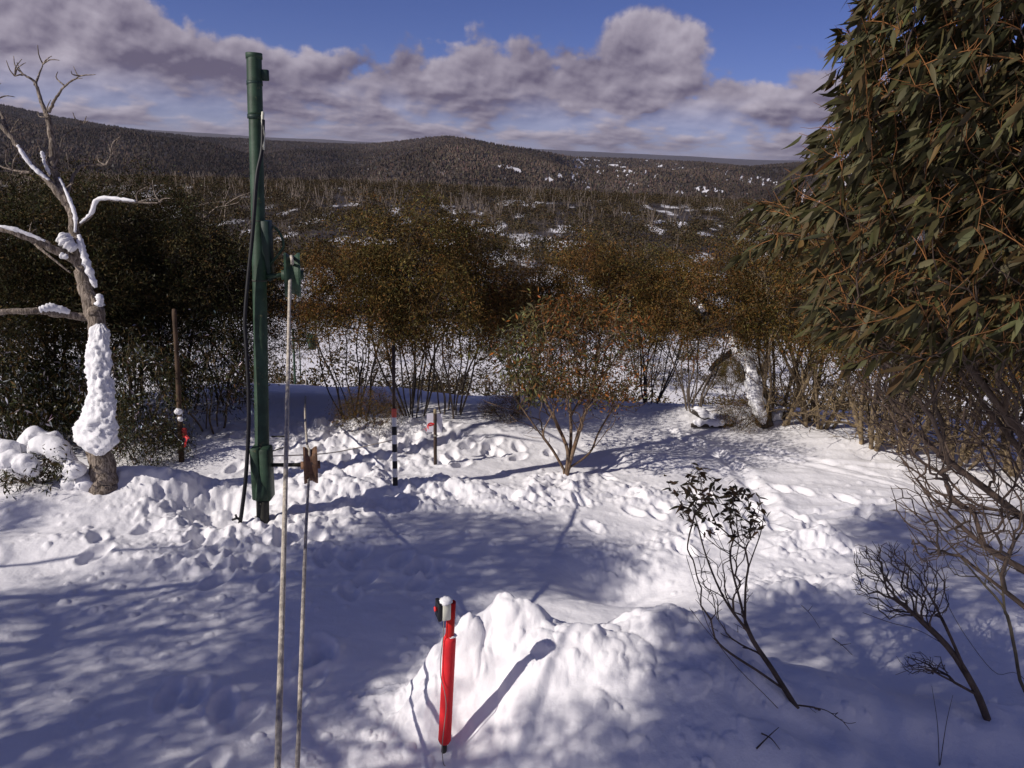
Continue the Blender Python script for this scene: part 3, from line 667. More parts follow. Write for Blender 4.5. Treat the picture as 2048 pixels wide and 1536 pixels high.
# the small orange-green sapling in the middle, stems built to the photo's fork
def pts3(L): return np.array([at(*p) for p in L])
def inpoly(x, y, poly):
    c = False; j = len(poly)-1
    for i in range(len(poly)):
        if (poly[i][1] > y) != (poly[j][1] > y) and x < (poly[j][0]-poly[i][0])*(y-poly[i][1])/(poly[j][1]-poly[i][1])+poly[i][0]: c = not c
        j = i
    return c
def sample_poly(poly, n, rng, d0, d1):
    xs = [p[0] for p in poly]; ys = [p[1] for p in poly]; out = []
    while len(out) < n:
        x, y = rng.uniform(min(xs), max(xs)), rng.uniform(min(ys), max(ys))
        if inpoly(x, y, poly): out.append(at(x, y, rng.uniform(d0, d1)))
    return np.array(out)
def sapling():
    rng = np.random.default_rng(5); b0 = gpt(1130, 948); d = (b0-CAM)@_f; b1 = at(1112, 948, d-.03); b1[2] = b0[2]-.05
    e = empty('young_snow_gum', tuple(b0), 'small orange-twigged sapling forking from the snow in mid-slope', 'tree')
    stems = [np.vstack([[b0-[0, 0, .12]], spline(pts3(l), 14)]) for l in [
        [(1133, 940, d), (1135, 900, d), (1115, 850, d+.05), (1085, 790, d+.1), (1060, 730, d+.1)],
        [(1138, 930, d), (1150, 890, d), (1165, 840, d-.1), (1185, 780, d-.2), (1200, 700, d-.25)],
        [(1128, 940, d), (1105, 900, d-.1), (1075, 860, d-.2), (1040, 810, d-.35)],
        [(1136, 935, d), (1142, 880, d+.1), (1140, 800, d+.2), (1135, 700, d+.25)],
        [(1140, 935, d), (1180, 905, d+.1), (1200, 860, d+.2), (1250, 780, d+.3)]]]
    pol = [(1000, 690), (1030, 630), (1100, 600), (1180, 612), (1250, 600), (1282, 660), (1275, 760), (1235, 810), (1180, 815), (1120, 790), (1060, 800), (1010, 760)]
    T = sample_poly(pol, 330, rng, d-.75, d+.75); B = sample_poly([(960, 800), (1050, 760), (1220, 780), (1300, 800), (1230, 880), (1060, 880), (1000, 850)], 80, rng, d-.5, d+.5)
    P, par, D, tips = grow(stems, np.vstack([T, B]), rng, step=.12, k=.4, attach=.05)
    w = MB(); skeleton_mesh(w, P, par, .0040, .44, .034, base_flare=1.2); w.obj('trunk', M['twigpale'], e, loc=b0)
    keep = np.array([t for t in tips if np.min(np.linalg.norm(T-P[t], axis=1)) < .02]); l = MB()
    px, py, _ = project(P[keep]); gl = keep[px < 1075]; og = keep[px >= 1075]
    tip_leaves(l, P, D, og, 28, rng, ORANGE, (3.5, 5, 2.5, 1.5, 1.5), (.04, .075), (.012, .020), .10, .4)
    tip_leaves(l, P, D, gl, 24, rng, ORANGE, (1, 2, 4, 6, 3), (.07, .11), (.016, .026), .09, .7)
    l.obj('crown', M['leaf'], e, loc=b0)
M['twigpale'] = pmat('sapling_bark', (.19, .13, .085), .7, .35, 4, .3, 60, second=(.13, .07, .035), thr=(.5, .65))
sapling()

# ------------------------------------------------------------------ big eucalypt on the right
def big_euc():
    rng = np.random.default_rng(21)
    rp = at(2290, 1250, 3.3); rp[2] = G(rp[0], rp[1])[0]-.1
    e = empty('eucalypt', tuple(rp), 'large near eucalypt with long dark green leaves filling the right edge', 'tree')
    j = at(2230, 1120, 3.2)
    S1 = [np.vstack([rp, spline(np.vstack([at(2270, 1300, 3.3), j, pts3(l)]), 26)]) for l in [
        [(2130, 980, 3.15), (1990, 800, 3.1), (1860, 620, 3.0), (1760, 440, 2.9), (1700, 300, 2.8)],
        [(2180, 900, 3.2), (2080, 640, 3.2), (1960, 380, 3.1), (1860, 200, 3.0), (1800, 80, 2.9)],
        [(2200, 850, 3.1), (2150, 500, 2.9), (2080, 250, 2.8), (2000, 50, 2.7)],
        [(2240, 800, 3.4), (2220, 400, 3.5), (2180, 100, 3.5), (2150, -150, 3.4)]]]
    # bare lower branches that sweep left
    S2 = [np.vstack([rp, spline(np.vstack([at(2270, 1340, 3.3), pts3(l)]), 24)]) for l in [
        [(2150, 1130, 3.2), (2000, 1000, 3.15), (1870, 900, 3.1), (1780, 800, 3.1), (1730, 700, 3.1)],
        [(2130, 1190, 3.1), (1980, 1100, 3.0), (1860, 990, 3.0), (1790, 900, 3.0)],
        [(2150, 1290, 3.0), (2020, 1190, 2.9), (1900, 1090, 2.9), (1840, 990, 2.9)],
        [(2170, 1070, 3.4), (2040, 900, 3.5), (1930, 760, 3.5), (1870, 650, 3.5)]]]
    top_ = [(1790, -20), (1752, 70), (1722, 140), (1705, 200), (1672, 270), (1662, 330), (1680, 400), (1680, 440), (1800, 450), (1960, 420), (2060, 470), (2400, 500), (2400, -350), (1900, -350)]
    midl = [(1550, 430), (1620, 400), (1660, 470), (1600, 500), (1555, 470)]
    low_ = [(1640, 590), (1680, 500), (1780, 450), (2060, 480), (2400, 500), (2400, 800), (2048, 730), (1850, 730), (1740, 690), (1650, 660)]
    T = np.vstack([sample_poly(top_, 1900, rng, 2.35, 3.5), sample_poly(midl, 14, rng, 2.7, 3.1)]); T2 = sample_poly(low_, 950, rng, 2.3, 3.7)
    B = sample_poly([(1720, 640), (1800, 560), (2048, 500), (2300, 600), (2200, 1000), (2048, 1050), (1860, 1010), (1760, 900), (1660, 700)], 1900, rng, 2.6, 3.7)
    B2 = sample_poly([(1770, 960), (1850, 960), (2048, 1010), (2048, 1130), (1900, 1120), (1840, 1130), (1780, 1040)], 170, rng, 2.5, 3.2)
    P, par, D, tips = grow(S1+S2, np.vstack([T, T2, B, B2]), rng, step=.09, k=.45, up=.15, attach=.12)
    w = MB(); skeleton_mesh(w, P, par, .0020, .40, .030); w.obj('trunk', M['redbark'], e, loc=rp)
    TT = np.vstack([T, T2]); l = MB(); tw = MB()
    keepT = np.array([t for t in tips if np.min(np.linalg.norm(T-P[t], axis=1)) < .02]); keepL = np.array([t for t in tips if np.min(np.linalg.norm(T2-P[t], axis=1)) < .02])
    GP = [(.052, .047, .018), (.070, .062, .025), (.092, .083, .040), (.064, .043, .015), (.11, .062, .018)]
    for keep, per, wt_ in ((keepT, 12, (5, 6, 3.5, 1, .5)), (keepL, 9, (4, 4, 2, 3, 1))):
        # orange twiglets, each carrying leaves that hang down and to the left
        for t in keep:
            if rng.random() < .3 and per < 12: continue
            d0 = D[t] + rng.normal(0, .35, 3) + np.array([-.15, 0, .1]); d0 /= np.linalg.norm(d0)
            Lt = rng.uniform(.10, .2); q = spline([P[t], P[t]+d0*Lt*.5, P[t]+d0*Lt+[0, 0, -.02]], 5)
            tube(tw, q, np.linspace(.0022, .001, 5), 3, False)
            for _ in range(2):
                i0 = rng.integers(1, 4); dd = d0+rng.normal(0, .7, 3); tube(tw, [q[i0], q[i0]+dd*.03, q[i0]+dd*.05+[0, 0, .01]], [.0013, .001, .0006], 3, False)
            m = rng.integers(per-4, per+2)
            f = rng.uniform(.1, 1, m); base = q[0] + (q[-1]-q[0])*f[:, None]
            dl = rng.normal(0, .27, (m, 3)) + d0*.3 + np.array([-.42, -.05, -.72])
            leaves(l, base, dl, rng.uniform(.05, .105, m), rng.uniform(.014, .023, m), tints(m, GP, wt_, rng, .22), rng, 'near', .16)
    l.obj('crown', M['leafnear'], e, loc=rp); tw.obj('twigs', M['twig'], e, loc=rp)
    sn = MB(); c = at(1838, 468, 2.9)
    lump(sn, c, (.036, .03, .026), 3, 7); lump(sn, c+[-.02, 0, -.05], (.018, .018, .05), 4, 6); sn.obj('snow_clot', M['snow'], e, loc=rp)
def ico(n=3):
    import bmesh
    bm = bmesh.new(); bmesh.ops.create_icosphere(bm, subdivisions=n, radius=1); V = np.array([v.co[:] for v in bm.verts]); F = np.array([[v.index for v in f.verts] for f in bm.faces]); bm.free(); return V, F
_IC = {k: ico(k) for k in (1, 2, 3, 4)}
def n3d(V, s, sc):
    return (fbm(V[:, 0]*sc+V[:, 2]*1.7*sc+3, V[:, 1]*sc-V[:, 2]*1.3*sc+5, s, 4))
def lump(mb, c, s, sub=3, seed=1, amp=.28, sc=1.6, mi=0):
    V, F = _IC[sub]; d = 1+amp*n3d(V, seed, sc) + amp*.4*n3d(V, seed+9, sc*3); mb.add(V*d[:, None]*np.asarray(s)+np.asarray(c), F, None, mi)
M['redbark'] = pmat('reddish_bark', (.075, .052, .040), .75, .4, 5, .5, 60, second=(.20, .15, .09), thr=(.6, .72))
big_euc()

# ------------------------------------------------------------------ foreground saplings and bare shrubs
def px_shrub(name, label, stems, tpolys, base, nt_, depth, seed, leafpoly=None, rtip=.0021, rmax=.026, mat='twigdark', cat='shrub', k=.35, per=4):
    rng = np.random.default_rng(seed); b0 = gpt(*base)
    e = empty(name, tuple(b0), label, cat)
    ss = []
    for l in stems:
        l = [(a, b_, min(c, gdepth(a, b_)-.04) if b_ > 900 and i_ > 0 else c) for i_, (a, b_, c) in enumerate(l)]
        q = spline(pts3(l), 20); ss.append(q)
    T = np.vstack([sample_poly(p, int(nt_*w_), rng, depth[0], depth[1]) for p, w_ in tpolys])
    P, par, D, tips = grow(ss, T, rng, step=.045, k=k, wob=.3, up=.1, attach=.16)
    w = MB(); skeleton_mesh(w, P, par, rtip, .44, rmax, sides=(4, 5, 8)); w.obj('stems', M[mat], e, loc=b0)
    if leafpoly:
        L = sample_poly(leafpoly, 60, rng, *depth); px, py, _ = project(P[tips])
        keep = np.array([t for t, a, c in zip(tips, px, py) if inpoly(a, c, leafpoly)]); l = MB(); n = len(keep)*per; ti = np.repeat(keep, per)
        leaves(l, P[ti]+rng.normal(0, .012, (n, 3)), rng.normal(0, .7, (n, 3))*[1, 1, .45]+[0, 0, -.08], rng.uniform(.04, .08, n), rng.uniform(.014, .024, n),
               tints(n, [(.11, .07, .032), (.075, .052, .026), (.065, .06, .03)], (3, 3, 2), rng), rng, 'near', .2)
        l.obj('leaves', M['leafnear'], e, loc=b0)
    return e
gb = gpt(1592, 1412); gd_ = (gb-CAM)@_f
px_shrub('sapling', 'leaning bare-stemmed sapling with a few brown leaves at its tips', [
    [(1594, 1418, gd_), (1545, 1340, gd_+.03), (1500, 1270, gd_+.1), (1480, 1200, gd_+.2), (1460, 1110, gd_+.3), (1480, 1050, gd_+.35)],
    [(1495, 1262, gd_+.1), (1450, 1200, gd_+.15), (1415, 1120, gd_+.25), (1395, 1050, gd_+.35), (1375, 985, gd_+.4)],
    [(1578, 1440, gd_-.03), (1530, 1390, gd_), (1470, 1330, gd_+.05), (1420, 1260, gd_+.1), (1390, 1170, gd_+.2), (1372, 1110, gd_+.25)],
    [(1570, 1380, gd_), (1520, 1345, gd_+.02), (1440, 1290, gd_+.05), (1378, 1215, gd_+.12)],
    [(1490, 1240, gd_+.15), (1494, 1150, gd_+.25), (1520, 1070, gd_+.35), (1528, 1030, gd_+.4)],
    [(1594, 1410, gd_), (1650, 1420, gd_-.05), (1690, 1445, gd_-.1), (1712, 1445, gd_-.12)]],
    [([(1330, 960), (1390, 925), (1440, 960), (1520, 985), (1535, 1040), (1500, 1080), (1380, 1060)], .5), ([(1365, 1080), (1500, 1080), (1510, 1200), (1390, 1200)], .6), ([(1372, 1200), (1480, 1200), (1490, 1290), (1430, 1300)], .12), ([(1620, 1410), (1710, 1430), (1700, 1490), (1640, 1470)], .13)],
    (1592, 1412), 190, (gd_-.1, gd_+.55), 31, [(1320, 970), (1380, 920), (1440, 940), (1535, 970), (1545, 1060), (1480, 1090), (1380, 1060)], per=4)
gb2 = gpt(1972, 1440); g2 = (gb2-CAM)@_f
px_shrub('bare_shrub', 'bare dark shrub fanning up left from the shaded snow', [
    [(1978, 1450, g2), (1950, 1380, g2), (1900, 1300, g2+.05), (1840, 1240, g2+.1), (1790, 1200, g2+.15), (1740, 1180, g2+.2)],
    [(1930, 1340, g2), (1885, 1240, g2+.1), (1840, 1160, g2+.2), (1790, 1110, g2+.3), (1760, 1090, g2+.35)],
    [(1905, 1300, g2+.02), (1840, 1262, g2+.05), (1780, 1245, g2+.1), (1725, 1225, g2+.15)],
    [(1955, 1390, g2), (1880, 1350, g2-.05), (1840, 1335, g2-.08), (1790, 1350, g2-.1)]],
    [([(1710, 1080), (1800, 1080), (1900, 1130), (1900, 1230), (1760, 1240), (1700, 1180)], .85), ([(1790, 1300), (1880, 1310), (1900, 1350), (1800, 1350)], .15)],
    (1972, 1440), 620, (g2-.1, g2+.45), 32)
gb3 = gpt(2040, 1395); g3 = (gb3-CAM)@_f
M['twigmoss'] = pmat('lichen_twig', (.12, .10, .065), .8, .35, 7, .5, 80)
px_shrub('bare_shrub', 'sparse mossy-stemmed bare shrub cut by the right edge', [
    [(2110, 1440, g3), (2048, 1380, g3), (2030, 1300, g3+.02), (2010, 1220, g3+.05), (1960, 1160, g3+.12), (1910, 1100, g3+.2), (1890, 1060, g3+.25)],
    [(2110, 1440, g3), (2040, 1350, g3), (1990, 1345, g3+.02), (1930, 1270, g3+.08), (1890, 1200, g3+.15)],
    [(2010, 1225, g3+.05), (2000, 1150, g3+.12), (1975, 1080, g3+.2), (1980, 1040, g3+.25)]],
    [([(1860, 1040), (2000, 1010), (2048, 1080), (2010, 1160), (1900, 1160)], 1)], (2040, 1395), 100, (g3, g3+.4), 33, mat='twigmoss')
def twig_on_snow(lines, label, r=.004):
    mb = MB(); o0 = None
    for l in lines:
        q = []
        for px, py, dz in l: q.append(gpt(px, py, dz))
        if o0 is None: o0 = q[0]
        q = spline(q, 12); tube(mb, q, np.linspace(r, r*.35, 12), 5)
    tag(mb.obj('fallen_twig', M['twigdark'], loc=o0), label, 'twig')
twig_on_snow([[(1512, 1502, .0), (1535, 1485, .03), (1555, 1470, .05)], [(1522, 1472, .01), (1540, 1487, .03), (1560, 1500, .0)]], 'small crossed dark twig poking out of the shaded snow', .005)
twig_on_snow([[(1665, 1278, .0), (1685, 1300, .03), (1705, 1312, .0)], [(1680, 1295, .02), (1700, 1298, .04)]], 'dark twig in shaded snow right of the leaning sapling', .004)
twig_on_snow([[(1602, 1218, .03), (1620, 1240, .05), (1640, 1258, .0)], [(1615, 1232, .04), (1622, 1228, .08)]], 'thin bent twig above the shaded snow right of the sapling fork', .003)
twig_on_snow([[(1880, 1536, -.02), (1865, 1490, .15), (1845, 1450, .28)], [(1880, 1530, 0), (1882, 1490, .15), (1888, 1462, .26)]], 'pair of thin upright twigs at the bottom edge right of centre', .003)

# ------------------------------------------------------------------ dead tree on the left
def dead_tree():
    b0 = gpt(205, 968); d = (b0-CAM)@_f; e = empty('dead_tree', tuple(b0), 'dead bare gum with snow plastered on its trunk at left', 'tree')
    rng = np.random.default_rng(3)
    def limb(mb, L, r0, r1, n=30, ns=12, rough=.05, wob=.0):
        q = spline(pts3([(a, b_, d+c) for a, b_, c in L]), n); q[1:-1] += rng.normal(0, wob or r0*.12, (n-2, 3)); r = np.interp(np.linspace(0, 1, n), [0, 1], [r0, r1]) if not isinstance(r0, list) else np.interp(np.linspace(0, 1, n), np.linspace(0, 1, len(r0)), r0)
        tube(mb, q, r, ns, True, rough=rough, rng=rng); return q
    s = lambda px_: px_/2*d/FPX
    tr = MB()
    limb(tr, [(208, 985, 0), (203, 930, 0), (196, 860, 0), (198, 760, 0), (196, 680, 0), (190, 620, 0)], [s(62), s(47), s(40), s(37), s(35), s(33)], 0, 40, 18, .05, .006)
    tr.obj('trunk', M['deadwood'], e, loc=b0)
    def br(L, r0, r1, nm='limb', n=26):
        mb = MB(); limb(mb, L, s(r0), s(r1), n, 8, .06, s(r0)*.10); mb.obj(nm, M['deadwood'], e, loc=b0)
    _br = br
    br = lambda L, r0, r1, **k: _br(L, r0*.62, r1*.62, **k)
    br([(190, 640, 0), (172, 580, 0), (158, 520, 0), (150, 470, 0), (143, 420, 0)], 52, 26)
    br([(143, 425, 0), (125, 385, 0), (108, 340, .05), (104, 290, .05), (97, 235, .05)], 27, 17)
    br([(97, 238, .05), (80, 195, .05), (70, 165, 0), (48, 150, -.05), (30, 152, -.1)], 15, 3)
    br([(70, 170, .03), (78, 150, .1), (86, 128, .15)], 9, 3)
    br([(97, 225, .05), (110, 200, 0), (130, 172, -.1), (160, 152, -.15)], 12, 3)
    br([(112, 330, .05), (125, 278, .1), (140, 262, .15), (168, 245, .2)], 10, 2)
    br([(135, 410, 0), (100, 365, -.05), (60, 325, -.1), (20, 270, -.15), (-30, 220, -.2)], 25, 14)
    br([(20, 275, -.15), (8, 240, -.1), (-10, 200, 0)], 13, 6)
    br([(102, 355, .05), (90, 320, .0), (78, 292, -.05)], 13, 5)
    br([(60, 345, 0), (25, 340, .1), (-20, 325, .2)], 8, 4)
    br([(152, 450, 0), (180, 430, -.05), (192, 400, -.1), (230, 400, -.15), (275, 405, -.2), (320, 405, -.2)], 17, 4)
    br([(135, 385, 0), (148, 350, .15), (170, 330, .25), (212, 330, .3), (222, 305, .35)], 12, 4)
    br([(150, 520, 0), (110, 500, -.15), (60, 475, -.25), (-20, 450, -.35)], 32, 20)
    br([(180, 635, 0), (120, 628, -.15), (60, 622, -.3), (-30, 625, -.4)], 26, 18)
    br([(170, 530, .05), (175, 570, .0), (192, 610, -.05)], 14, 20)
    br([(60, 480, -.2), (90, 505, -.3), (140, 545, -.3)], 10, 5)
    for k_ in range(46):
        a = [(30, 152), (86, 128), (160, 152), (168, 245), (97, 235), (-10, 200), (212, 330), (222, 305), (320, 405), (275, 405), (108, 340), (60, 325), (20, 270), (25, 340), (48, 150), (130, 172), (230, 400), (60, 475), (125, 385)][k_ % 19]
        px_, py_ = a[0]+rng.normal(0, 6), a[1]+rng.normal(0, 5); an = rng.uniform(-2.6, -.4); ln = rng.uniform(14, 48); c_ = rng.normal(0, .12)
        if k_ >= 19: ln *= .8
        _br([a+(0,), (px_+ln*.5*math.cos(an), py_+ln*.5*math.sin(an), c_*.5), (px_+ln*math.cos(an+.3), py_+ln*math.sin(an+.3), c_)], 3.4, 1.2, 'twig', 8)
    sn = MB()
    # plaster of wind-packed snow on the trunk
    k, n = 90, 60; f = np.linspace(0, 1, k)
    py = 648 + 262*f; cx = np.interp(f, [0, .12, .35, .6, .8, .92, 1], [200, 197, 197, 203, 190, 196, 200]); wd = np.interp(f, [0, .04, .15, .3, .4, .6, .72, .8, .9, .96, 1], [8, 33, 40, 44, 41, 54, 64, 84, 76, 46, 8])
    th = np.linspace(0, 2*math.pi, n, endpoint=False); V = np.zeros((k, n, 3))
    for i in range(k):
        c = at(cx[i], py[i], d-.13); a = s(wd[i])
        V[i] = c + np.outer(np.cos(th)*a, _r0) + np.outer(np.sin(th)*a*.5, [0, 1, 0])
    Vf = V.reshape(-1, 3); nn = Vf - np.repeat(V.mean(1), n, 0); nn /= np.linalg.norm(nn, axis=1, keepdims=True)
    thf = np.tile(th, k); ff = np.repeat(f*1.5, n)
    dsp = .045*fbm(thf*2.2, ff*9, 3, 4, .6) + .32*lumps(np.cos(thf)*.25+ff*.4, ff*1.6+np.sin(thf)*.3, .085, 8) + .014*fbm(thf*9, ff*40, 13, 3)
    ii, jj = np.meshgrid(np.arange(k-1), np.arange(n), indexing='ij'); ii = ii.ravel(); jj = jj.ravel(); j2 = (jj+1) % n
    sn.add(Vf+nn*dsp[:, None], np.stack([ii*n+jj, ii*n+j2, (ii+1)*n+j2, (ii+1)*n+jj], 1))
    sn.F.append(np.array([list(range(n))])); sn.MI.append(np.array([0])); sn.F.append(np.array([list(range(k*n-1, k*n-n-1, -1))])); sn.MI.append(np.array([0]))
    sn.obj('snow_plaster', M['snow'], e, loc=b0)
    def snow_on(L, r, n=26, seed=0, fl=.8):
        q = spline(pts3([(a, b_, d+c) for a, b_, c in L]), n); mb = MB(); rr = s(r)*np.sin(np.linspace(.25, math.pi-.25, n))**.5
        rr = rr*(1+.18*np.random.default_rng(seed).normal(size=n)); tube(mb, q, rr, 10, True, rough=.1, rng=rng); mb.obj('snow_clot', M['snow'], e, loc=b0)
    snow_on([(78, 620, -.28), (105, 616, -.2), (140, 625, -.12)], 17, 22, 1)
    snow_on([(122, 468, -.12), (135, 485, -.12), (150, 500, -.1)], 26, 18, 2)
    snow_on([(198, 590, -.12), (200, 600, -.14), (198, 612, -.12)], 16, 12, 3)
    snow_on([(120, 510, -.2), (135, 515, -.2)], 12, 10, 4)
    snow_on([(192, 575, -.05), (178, 540, -.08), (165, 500, -.08), (158, 470, -.06)], 15, 30, 5)
    snow_on([(35, 290, -.2), (62, 330, -.15), (98, 360, -.1)], 8, 24, 6)
    snow_on([(150, 465, -.06), (150, 430, -.06), (135, 390, -.04), (118, 355, 0)], 8, 26, 7)
    snow_on([(160, 446, -.08), (183, 425, -.12), (196, 398, -.15), (240, 398, -.2), (270, 402, -.22)], 8, 30, 8)
    snow_on([(100, 350, -.02), (90, 325, -.04), (83, 302, -.07)], 8, 16, 9)
    snow_on([(0, 452, -.4), (40, 462, -.35), (90, 482, -.28)], 8, 20, 10)
    return d
DT = dead_tree()
# small dead trees behind it
def deadproto(seed, H=4.0, n=9, lean=.3, rt=.006):
    rng = np.random.default_rng(seed); st = []
    for q in range(rng.integers(2, 5)):
        a = rng.uniform(0, 6.28); l = rng.uniform(.05, lean)
        st.append(np.array([[math.cos(a)*l*H*f**1.3+.05*math.sin(5*f+q), math.sin(a)*l*H*f**1.3, -.3+(H*rng.uniform(.8, 1)+.3)*f] for f in np.linspace(0, 1, 8)]))
    T = [[rng.normal(0, H*.2), rng.normal(0, H*.2), H*rng.uniform(.45, 1.0)] for _ in range(n)]
    P, par, D, tips = grow(st, np.array(T), rng, step=.35, k=.3, wob=.3); mb = MB(); skeleton_mesh(mb, P, par, rt, .5, .09, sides=(3, 3, 5)); return mb
def skel_at(px, py, top, d, seed, label, group='dead gums behind the dark left-hand trees'):
    p = at(px, py, d); b = np.array([p[0], p[1], macro(p[0], p[1])]); H = at(px, top, d)[2]-b[2]
    mb = deadproto(seed, H, 12, .16, .009); o = mb.obj('dead_tree', M['deadfar']); o.location = b; tag(o, label, 'tree', group)
skel_at(205, 420, 300, 17, 71, 'bare bleached dead gum just right of the big dead tree crown')
skel_at(375, 440, 340, 22, 72, 'bleached dead gum with thin upright branches left of the green pole')
skel_at(330, 440, 345, 24, 73, 'small bleached dead gum between the big dead tree and green pole')
skel_at(430, 480, 395, 20, 74, 'leaning bleached dead gum nearest the green pole on its left')
skel_at(50, 420, 330, 18, 75, 'bleached dead gum behind the lowest left limbs of the big dead tree')
skel_at(1478, 520, 425, 19, 76, 'slim pale dead gum rising above the gums right of centre', None) if 0 else None

# snow-laden shrub at the bottom left
def snow_tube(mb, P, r0, seed, k=70, n=30, amp=1.0, squash=.85):
    q = spline(P, k); f = np.linspace(0, 1, k); rr = np.broadcast_to(r0, (k,))*np.sin(np.clip(f*1.0, .015, .985)*math.pi)**.28*(1+.22*np.sin(f*11+seed)+.12*np.sin(f*23+2*seed))
    th = np.linspace(0, 2*math.pi, n, endpoint=False); T = np.gradient(q, axis=0); T /= np.linalg.norm(T, axis=1, keepdims=True)
    s_ = np.cumsum(np.r_[0, np.linalg.norm(np.diff(q, axis=0), axis=1)]); V = np.zeros((k, n, 3))
    for i in range(k):
        u = np.cross(T[i], [0, 0, 1.]); u /= np.linalg.norm(u)+1e-9; v = np.cross(u, T[i])
        dd = rr[i]*(1+amp*(.30*fbm(th*1.1+seed, np.full(n, s_[i]/.13), seed, 3) + .5*lumps(np.cos(th)*.09+s_[i]*.3+seed, s_[i]+np.sin(th)*.09, .075, seed)/.05*.5))
        V[i] = q[i]+(np.cos(th)*dd)[:, None]*u+(np.sin(th)*dd*squash)[:, None]*v
    ii, jj = np.meshgrid(np.arange(k-1), np.arange(n), indexing='ij'); ii = ii.ravel(); jj = jj.ravel(); j2 = (jj+1) % n; b_ = mb.n
    mb.add(V.reshape(-1, 3), np.stack([ii*n+jj, ii*n+j2, (ii+1)*n+j2, (ii+1)*n+jj], 1))
    mb.F.append(np.array([list(range(b_+n-1, b_-1, -1))])); mb.MI.append(np.array([0])); mb.F.append(np.array([[b_+(k-1)*n+q_ for q_ in range(n)]])); mb.MI.append(np.array([0]))
def laden():
    b0 = gpt(75, 968); d = (b0-CAM)@_f; rng = np.random.default_rng(9)
    e = empty('snow_laden_shrub', tuple(b0), 'shrub bowed under thick pillows of snow at the left edge', 'shrub')
    stems = []; sn = MB()
    arcs = [[(60, 980, .1), (30, 920, 0), (-10, 905, 0), (-60, 925, 0)], [(70, 975, .1), (70, 905, 0), (110, 905, -.1), (145, 940, -.15), (150, 965, -.2)], [(60, 975, 0), (20, 930, -.15), (40, 930, -.2), (75, 955, -.25)], [(40, 980, .1), (60, 885, .2), (100, 890, .2), (130, 920, .15)]]
    for q, l in enumerate(arcs):
        c = spline(pts3([(a, b_, d+dd) for a, b_, dd in l]), 18); stems.append(c); snow_tube(sn, c[2:]+[0, 0, .05], .105, q+3, amp=.65)
    T = sample_poly([(0, 920), (130, 900), (150, 965), (0, 975)], 90, rng, d-.3, d+.3)
    P, par, D, tips = grow(stems, T, rng, step=.08); w = MB(); skeleton_mesh(w, P, par, .003, .44, .02); w.obj('stems', M['twigdark'], e, loc=b0)
    l = MB(); tip_leaves(l, P, D, tips, 16, rng, DARK, (3, 3, 2, 1), (.05, .09), (.012, .02), .06, .6); l.obj('leaves', M['leaf'], e, loc=b0)
    sn.obj('snow_load', M['snow'], e, loc=b0)
laden()
def laden2():
    b0 = gpt(150, 965)
    mb = MB(); rng = np.random.default_rng(4)
    for i in range(16): lump(mb, gpt(140+i*4.5, 957+rng.uniform(0, 16))+[0, 0, .02], np.array([.10, .10, .09])*rng.uniform(.6, 1.2), 3, 300+i, .3)
    tag(mb.obj('snow_clump', M['snow'], loc=b0), 'heap of snow clods at the foot of the dead tree', 'snow heap')
laden2()

# snow-plastered leaning trunk on the right and the fallen log
def leaning():
    b0 = gpt(1525, 846); d = (b0-CAM)@_f-.1; rng = np.random.default_rng(8)
    e = empty('leaning_gum', tuple(b0), 'thick gum trunk leaning left with snow stuck along its upper side', 'tree')
    def q(L, n=26): return spline(pts3([(a, b_, d+c) for a, b_, c in L]), n)
    mb = MB(); tube(mb, q([(1530, 855, 0), (1515, 800, 0), (1500, 740, .05), (1470, 690, .1), (1440, 655, .1), (1400, 620, .1), (1365, 600, .1)]), np.linspace(.13, .045, 26), 10, rough=.06, rng=rng)
    tube(mb, q([(1475, 700, .1), (1440, 720, 0), (1420, 740, -.1)]), np.linspace(.06, .03, 26), 8); mb.obj('trunk', M['barkdark'], e, loc=b0)
    for l, r in (([(1528, 848, -.1), (1512, 795, -.1), (1500, 735, -.06), (1478, 695, -.02), (1455, 665, 0)], .10), ([(1410, 622, .02), (1392, 605, .02), (1375, 597, .02)], .045), ([(1545, 840, .1), (1565, 815, .2)], .06)):
        c = q(l, 24); sn = MB()
        snow_tube(sn, c, r*1.15, int(r*1000), amp=1.3)
        sn.obj('snow_plaster', M['snow'], e, loc=b0)
leaning()
def log():
    b0 = gpt(1420, 850); rng = np.random.default_rng(2); e = empty('fallen_log', tuple(b0), 'short fallen log capped with snow in front of the far gums', 'log')
    d = (b0-CAM)@_f
    for nm, mat_, ls in (('wood', 'barkdark', [([(1465, 850, 0), (1425, 842, -.02), (1385, 822, -.05)], .055, .04), ([(1450, 848, -.1), (1415, 850, -.15), (1383, 851, -.18)], .05, .035)]),
                        ('snow_cap', 'snow', [([(1470, 842, 0), (1425, 834, -.02), (1388, 816, -.05)], .075, .045), ([(1455, 844, -.1), (1415, 845, -.15), (1386, 844, -.18)], .06, .04)])):
        mb = MB()
        for l, r0, r1 in ls:
            if nm == 'snow_cap': snow_tube(mb, pts3([(a, b_, d+c) for a, b_, c in l]), r0, 5); continue
            tube(mb, spline(pts3([(a, b_, d+c) for a, b_, c in l]), 16), np.linspace(r0, r1, 16), 10, rough=.12 if nm != 'wood' else .04, rng=rng)
        mb.obj(nm, M[mat_], e, loc=b0)
log()

